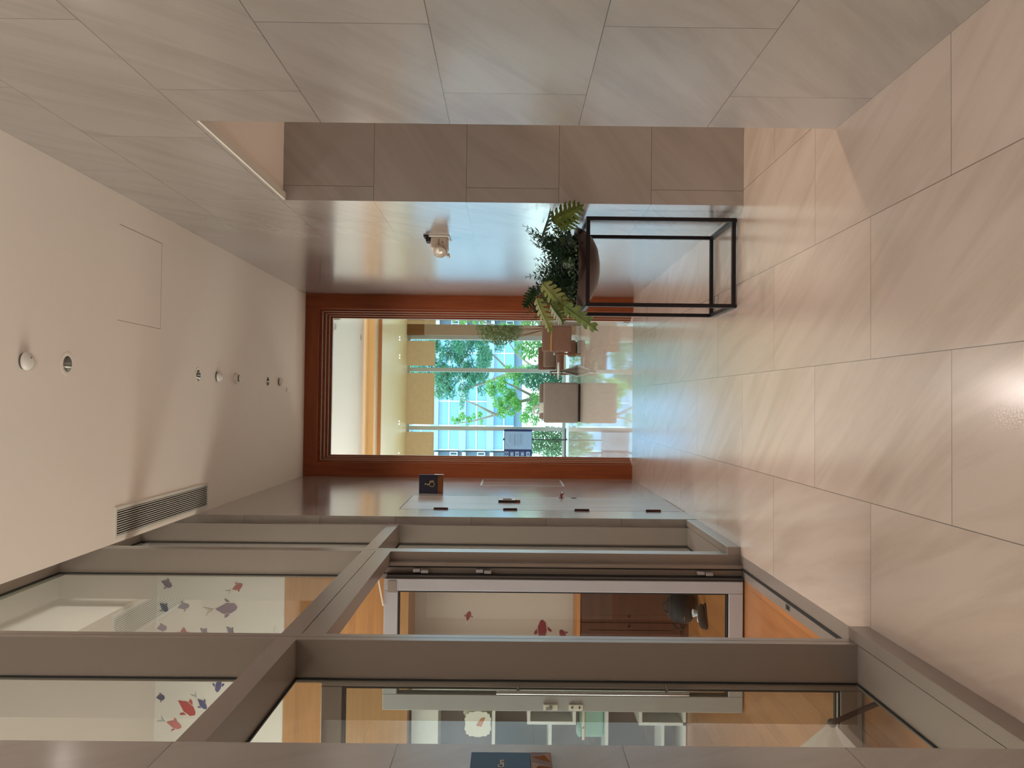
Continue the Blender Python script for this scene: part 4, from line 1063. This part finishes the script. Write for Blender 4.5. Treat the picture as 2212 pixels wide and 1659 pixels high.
# ---- armchairs
M['grey_up'] = fabric('warm grey upholstery', (144, 134, 128), 0.9, 160)
M['taupe_up'] = fabric('taupe upholstery', (150, 128, 116), 0.9, 160)
M['brown_up'] = fabric('dusty brown upholstery', (132, 98, 84), 0.9, 160)
M['chair_wood'] = wood('walnut chair wood', (150, 92, 54), (104, 60, 34), 0.35, 0, 1.2)
M['light_wood'] = wood('light oak rail', (196, 146, 86), (172, 120, 64), 0.4, 0, 1.0)
M['black_base'] = plain('black plinth', (26, 22, 24), 0.5)
def tub_chair(name, label, loc, rz, mat, group=None):
    """Upholstered box armchair; local +y is where the sitter faces."""
    t = thing(name, label, 'armchair', loc, rz, group)
    MB().box(-0.395, 0.395, -0.37, 0.37, 0.0, 0.045).build('plinth', M['black_base'], t)
    MB().box(-0.422, 0.422, -0.42, -0.20, 0.045, 0.765, 0.05, 4).build('backrest', mat, t, smooth=True)
    for s in (-1, 1): MB().box(s * 0.422 if s < 0 else 0.27, -0.27 if s < 0 else 0.422, -0.205, 0.40, 0.045, 0.60, 0.045, 4).build('armrest', mat, t, smooth=True)
    MB().box(-0.275, 0.275, -0.205, 0.41, 0.05, 0.27, 0.02, 2).build('seat_base', mat, t, smooth=True)
    c = MB().box(-0.268, 0.268, -0.195, 0.42, 0.272, 0.42, 0.045, 4).build('seat_cushion', mat, t, smooth=True)
    MB().tube([(-0.25, 0.415, 0.345), (0.25, 0.415, 0.345)], 0.004, 8).build('piping', mat, c)
    return t
tub_chair('armchair', 'boxy grey armchair seen from behind, in the middle of the lounge', (0.006, 16.82, 0), 0.0, M['grey_up'], 'boxy lounge armchairs')
tub_chair('armchair', 'taupe boxy armchair facing the camera behind the grey one', (0.03, 18.55, 0), PI, M['taupe_up'], 'boxy lounge armchairs')
# white bag on the far seat
wb = thing('tote_bag', 'white bag with an arched handle standing on the taupe armchair', 'bag', (-0.09, 18.30, 0.42))
MB().box(-0.14, 0.10, -0.07, 0.07, 0.0, 0.36, 0.05, 3).build('body', M['paper'], wb, smooth=True)
MB().tube([(-0.10, 0, 0.31), (-0.17, 0, 0.40), (-0.15, 0, 0.48), (-0.06, 0, 0.50), (0.01, 0, 0.44), (0.0, 0, 0.33)], 0.028, 12).build('handle', M['paper'], wb, smooth=True)

def wood_chair(name, label, loc, rz, cushion):
    """Wood framed lounge chair; local +y is where the sitter faces."""
    t = thing(name, label, 'armchair', loc, rz, 'wood framed brown armchairs')
    u, w = M['brown_up'], M['chair_wood']
    b = MB().box(-0.27, 0.27, -0.045, 0.045, 0.0, 0.62, 0.04, 4).build('backrest', u, t, (0, -0.27, 0.20), True, (-0.16 if cushion else 0.10, 0, 0))
    MB().box(-0.262, 0.262, -0.058, -0.044, 0.415, 0.455).build('back_rail', M['light_wood'], b)
    MB().box(-0.275, 0.275, -0.25, 0.30, 0.28, 0.40, 0.04, 4).build('seat_cushion', u, t, None, True)
    MB().box(-0.27, 0.27, -0.24, 0.28, 0.235, 0.282).build('seat_frame', w, t)
    for s in (-1, 1):
        x = s * 0.315
        MB().tube([(x, -0.36, 0.0), (x, -0.27, 0.30), (x, -0.27, 0.50)], [0.014, 0.02, 0.016], 10).build('leg', w, t, smooth=True)
        MB().tube([(x, 0.33, 0.0), (x, 0.29, 0.30), (x, 0.28, 0.52)], [0.014, 0.02, 0.016], 10).build('leg', w, t, smooth=True)
        MB().box(x - 0.03, x + 0.03, -0.33, 0.36, 0.515, 0.54, 0.010, 3).build('armrest', w, t, smooth=True)
        MB().box(x - 0.012, x + 0.012, -0.28, 0.29, 0.25, 0.285).build('side_rail', w, t)
    if cushion:
        MB().box(-0.2, 0.2, -0.06, 0.06, 0, 0.30, 0.05, 4).build('loose_cushion', M['taupe_up'], t, (0, -0.19, 0.40), True, (-0.28, 0, 0))
    return t
wood_chair('lounge_chair', 'brown armchair with a light wood back rail, seen from behind', (1.36, 16.72, 0), -0.06, False)
wood_chair('lounge_chair', 'brown armchair with a loose cushion, turned to the camera', (1.02, 18.35, 0), PI - 0.15, True)
ot = thing('ottoman', 'round brown ottoman on the floor beyond the brown armchair', 'ottoman', (1.22, 17.55, 0))
MB().lathe([(0.001, 0.02), (0.17, 0.02), (0.185, 0.05), (0.185, 0.16), (0.17, 0.19), (0.001, 0.2)], 32).build('cushion', M['brown_up'], ot, smooth=True)
MB().lathe([(0.001, 0.0), (0.15, 0.0), (0.15, 0.02), (0.001, 0.02)], 28).build('base', M['black_base'], ot, smooth=True)
tb = thing('side_table', 'small white side table with a tapered base beside the brown armchairs', 'side table', (0.70, 17.25, 0))
MB().lathe([(0.001, 0.40), (0.19, 0.40), (0.195, 0.41), (0.19, 0.425), (0.001, 0.425)], 36).build('table_top', M['paper'], tb, smooth=True)
MB().lathe([(0.001, 0.0), (0.14, 0.0), (0.13, 0.02), (0.03, 0.3), (0.03, 0.40)], 28).build('base', M['alu'], tb, smooth=True)

# ---- easel sign by the window
def easel():
    t = thing('easel_sign', 'blue notice board on a black stand by the lounge window', 'sign', (-1.05, 20.15, 0))
    fr = MB(); B = M['black_metal']
    for x in (0.105, -0.335):
        MB().cyl((x, 0.02, 0.025), (x, 0.02, 1.52), 0.014, seg=12).build('post', B, t, smooth=True)
    MB().box(-0.36, 0.40, 0.005, 0.035, 0.02, 0.05, 0.006, 2).build('base_bar', B, t)
    for x in (0.12, -0.33): MB().box(x - 0.014, x + 0.014, -0.17, 0.20, 0.0, 0.022).build('foot', B, t)
    MB().box(0.075, 0.135, 0.0, 0.04, 1.53, 1.625, 0.008, 2).build('post_cap', B, t)
    bd = MB().box(-0.345, 0.365, -0.02, 0.005, 0.885, 1.60, 0.004, 1).build('board', M['board_blue'], t)
    sh = MB().box(-0.145, 0.31, -0.0225, -0.02, 0.895, 1.585).build('notice', M['sheet'], bd)
    # (heading, then rows of print too small to read)
    ln = MB(); rg = random.Random(3)
    z = 1.50
    ln.box(0.02, 0.23, -0.0232, -0.0225, 1.44, 1.452)
    for k, (zz, xa, xb) in enumerate(((1.395, -0.05, 0.26), (1.34, -0.06, 0.25), (1.325, -0.02, 0.25), (1.30, -0.06, 0.24), (1.26, -0.06, 0.26), (1.225, -0.06, 0.26), (1.185, -0.06, 0.26), (1.165, -0.05, 0.2), (1.13, -0.06, 0.23))):
        ln.box(-xb + 0.2, -xa + 0.2, -0.0232, -0.0225, zz, zz + 0.008)
    ln.box(-0.06, -0.03, -0.0232, -0.0225, 1.50, 1.515).box(-0.10, -0.06, -0.0232, -0.0225, 1.455, 1.462)
    ln.build('print', M['print_grey'], sh)
    for k, zc in enumerate((1.535, 1.40, 1.265, 1.13, 0.985)):
        p = MB().box(-0.325, -0.205, -0.0225, -0.02, zc - 0.05, zc + 0.05, 0.0, 1).build('picture_tile', M['sheet'] if k % 2 == 0 else M['tile_blue'], bd)
        if k == 0: MB().lathe([(0.018, 0), (0.04, 0), (0.04, -0.001), (0.018, -0.001)], 24, 'Y', -0.265, -0.0225, zc).build('ring_mark', M['board_blue'], p)
        else: MB().box(-0.30, -0.235, -0.0234, -0.0225, zc - 0.03, zc + 0.025).build('tile_print', M['tile_blue'] if k % 2 == 0 else M['sheet'], p)
M['board_blue'] = plain('dark blue notice board', (24, 50, 110), 0.4)
M['sheet'] = plain('pale blue notice sheet', (150, 190, 236), 0.5)
M['tile_blue'] = plain('mid blue picture', (104, 128, 176), 0.5, 0.3, 40)
M['print_grey'] = plain('grey print', (112, 134, 168), 0.6)
easel()

# ---- indoor tree by the taupe pier
def leaf_cloud(mb, n, centre, rad, size, rng, flat=0.6):
    bm = mb.bm; c = Vector(centre)
    for i in range(n):
        while True:
            p = Vector((rng.uniform(-1, 1), rng.uniform(-1, 1), rng.uniform(-1, 1)))
            if 0.25 < p.length < 1: break
        q = c + Vector((p.x * rad[0], p.y * rad[1], p.z * rad[2])); s = size * rng.uniform(0.6, 1.4)
        R = Euler((rng.uniform(-1.2, 1.2), rng.uniform(-1.2, 1.2), rng.uniform(0, 6.28))).to_matrix()
        vs = [bm.verts.new(q + R @ Vector(v) * s) for v in ((0, -1, 0), (0.34, -0.1, 0.1), (0, 1, 0), (-0.34, -0.1, 0.1))]
        bm.faces.new(vs)
def indoor_tree():
    rng = random.Random(11)
    t = thing('indoor_tree', 'slender indoor tree with fine olive leaves in front of the taupe pier', 'potted tree', (1.70, 17.9, 0))
    MB().lathe([(0.001, 0), (0.15, 0), (0.19, 0.38), (0.175, 0.38), (0.16, 0.33), (0.001, 0.33)], 32).build('pot', M['taupe'], t, smooth=True)
    for k in range(7):
        a = 2 * PI * k / 7; e = Vector((math.cos(a) * 0.30, math.sin(a) * 0.25, 1.5 + 0.12 * (k % 3)))
        MB().tube([(math.cos(a) * 0.03, math.sin(a) * 0.03, 0.32), (math.cos(a) * 0.07, math.sin(a) * 0.07, 0.8), tuple(e)], [0.012, 0.009, 0.004], 7).build('stem', M['chair_wood'], t)
    mb = MB(); leaf_cloud(mb, 2600, (0, 0, 1.72), (0.40, 0.32, 0.55), 0.035, rng)
    o = mb.build('leaves', leaf_mat('fine olive leaves', (86, 104, 58), (136, 148, 92), 0.5), t); o['kind'] = 'stuff'
indoor_tree()

# ================================================================= OUTSIDE THE LOUNGE WINDOW
struct('ground', MB().box(-60, 60, 21.2, 160, -0.5, -0.3), plain('pale sunlit paving', (206, 208, 202), 0.9, 0.06, 1), 'sunlit ground outside the window', 'ground')
LEAF_OUT = [leaf_mat('blue green tree leaf', (36, 92, 72), (74, 140, 108), 0.4), leaf_mat('fresh green leaf', (52, 118, 40), (112, 170, 80), 0.4), leaf_mat('mid green shrub leaf', (58, 108, 68), (112, 160, 108), 0.4)]
BARK = plain('grey bark', (120, 116, 104), 0.9, 0.2, 8)
def tree(loc, trunk_pts, clouds, n, size, mi, label, seed):
    rng = random.Random(seed)
    t = thing('tree', label, 'tree', loc, group='trees outside the lounge window')
    for i, pts in enumerate(trunk_pts):
        r0 = 0.11 if i == 0 else 0.05
        MB().tube(pts, [r0 * (1 - 0.75 * k / (len(pts) - 1)) for k in range(len(pts))], 8).build('trunk' if i == 0 else 'branch', BARK, t, smooth=True)
    mb = MB(); tot = sum(c[1][0] * c[1][2] for c in clouds)
    for c, rad in clouds: leaf_cloud(mb, int(n * rad[0] * rad[2] / tot), c, rad, size, rng)
    o = mb.build('crown', LEAF_OUT[mi], t); o['kind'] = 'stuff'
def clumps(seed, outline, rr, n):
    """Many small leaf clumps filling a hand-drawn crown outline (x, z pairs)."""
    rng = random.Random(seed); out = []
    xs = [p[0] for p in outline]; zs = [p[1] for p in outline]
    def inside(x, z):
        c = False; j = len(outline) - 1
        for i in range(len(outline)):
            (xi, zi), (xj, zj) = outline[i], outline[j]
            if (zi > z) != (zj > z) and x < (xj - xi) * (z - zi) / (zj - zi) + xi: c = not c
            j = i
        return c
    while len(out) < n:
        x, z = rng.uniform(min(xs), max(xs)), rng.uniform(min(zs), max(zs))
        if inside(x, z):
            r = rng.uniform(*rr); out.append(((x, rng.uniform(-0.9, 0.9), z), (r * rng.uniform(0.8, 1.5), r, r * rng.uniform(0.5, 0.9))))
    return out
tree((1.2, 28.0, -0.3), [[(0.25, 0, 0), (0.05, 0, 0.9), (-0.15, 0, 1.7), (-0.5, 0, 2.6), (-0.8, 0, 3.6)], [(-0.15, 0, 1.7), (0.35, 0.2, 2.2), (0.8, 0.1, 2.7)], [(-0.5, 0, 2.6), (0.1, 0, 3.2), (0.5, 0, 3.9)], [(0.05, 0, 0.9), (0.5, 0.1, 1.5), (1.1, 0, 1.9)]],
     clumps(21, [(1.35, 2.3), (1.4, 5.2), (-0.6, 5.2), (-1.0, 4.2), (-1.35, 3.6), (-1.0, 2.7), (-0.5, 2.2), (0.2, 2.35), (0.9, 2.1)], (0.16, 0.34), 95), 13000, 0.062, 0, 'large blue green tree left of the taupe pier, outside the window', 21)
tree((0.2, 25.0, -0.3), [[(0.05, 0, 0), (-0.05, 0, 0.9), (-0.25, 0, 1.8)], [(-0.05, 0, 0.9), (0.35, 0.1, 1.7), (0.6, 0, 2.3)], [(-0.2, 0, 1.5), (-0.6, 0.1, 2.2), (-0.8, 0.1, 2.9), (-0.9, 0.1, 3.5)], [(-0.6, 0.1, 2.2), (-0.3, 0.1, 2.8), (-0.1, 0.1, 3.3)]],
     clumps(22, [(0.75, 0.1), (0.9, 1.3), (0.75, 2.1), (0.3, 2.45), (-0.1, 2.2), (-0.55, 2.0), (-0.8, 1.2), (-0.75, 0.2)], (0.12, 0.24), 60) + clumps(23, [(-1.1, 2.7), (-0.7, 2.4), (-0.5, 3.0), (-0.8, 3.8)], (0.07, 0.14), 12), 8200, 0.05, 1, 'fresh green tree behind the grey armchair, outside the window', 22)
def shrub(loc, rad, n, mi, label, seed):
    rng = random.Random(seed)
    t = thing('shrub', label, 'shrub', loc, group='shrubs under the lounge window')
    MB().tube([(0, 0, 0), (0.02, 0, rad[2] * 0.8), (0.05, 0, rad[2] * 1.3)], [0.04, 0.03, 0.012], 7).build('stem', BARK, t)
    mb = MB(); leaf_cloud(mb, n, (0, 0, rad[2]), rad, 0.058, rng)
    o = mb.build('foliage', LEAF_OUT[mi], t); o['kind'] = 'stuff'
shrub((-1.12, 22.6, -0.3), (0.46, 0.4, 0.66), 1900, 2, 'pale green shrub under the easel sign, outside the window', 31)
shrub((-0.18, 22.9, -0.3), (0.42, 0.4, 0.5), 1300, 2, 'shrub between the easel sign and the grey armchair, outside the window', 32)
shrub((0.72, 22.7, -0.3), (0.42, 0.4, 0.78), 1600, 0, 'blue green shrub left of the brown armchairs, outside the window', 33)
shrub((1.70, 23.4, -0.3), (0.5, 0.4, 0.85), 1600, 1, 'fresh green shrub behind the brown armchairs, outside the window', 34)
# ---- office building across the street
M['facade'] = plain('pale blue concrete', (112, 136, 152), 0.8, 0.04, 0.3)
M['curtain_glass'] = plain('blue office glass', (70, 122, 162), 0.12, 0.25, 0.25, spec=0.8)
M['facade_white'] = plain('white facade trim', (160, 176, 184), 0.7)
M['shade_blue'] = plain('grey blue recess', (62, 84, 100), 0.7)
def office():
    t = thing('office_building', 'tall pale blue office building with glass bands behind the trees', 'building', (-1.0, 100, -0.3))
    MB().box(-34, 24, 2, 30, 0, 44).build('wall', M['facade'], t)
    for k in range(8):
        z = 1.05 + k * 3.52
        b = MB().box(-5.2, 24, 0.9, 1.95, z, z + 2.55).build('window_band', M['curtain_glass'], t)
        tm = MB()
        tm.box(-5.2, 24, 0.80, 0.9, z + 1.18, z + 1.32)
        for i in range(10): x = -5.2 + i * 3.1; tm.box(x, x + 0.16, 0.78, 0.9, z, z + 2.55)
        tm.build('window_bars', M['facade_white'], b)
        MB().box(-5.2, 24, 0.5, 1.95, z + 2.56, z + 3.5).build('spandrel', M['facade'], t)
        # side wing with recessed balconies
        r = MB().box(-12.0, -5.4, 1.2, 1.95, z, z + 2.5).build('balcony_recess', M['shade_blue'], t)
        rl = MB().box(-8.2, -5.4, 0.85, 0.95, z + 1.0, z + 1.1).box(-8.2, -5.4, 0.85, 0.95, z + 0.1, z + 0.2)
        for i in range(8): rl.box(-8.2 + i * 0.39, -8.12 + i * 0.39, 0.86, 0.94, z + 0.2, z + 1.0)
        rl.build('railing', M['facade_white'], r)
        MB().box(-12.0, -5.4, 0.2, 1.95, z + 2.56, z + 3.0).build('balcony_slab', M['facade_white'], t)
office()
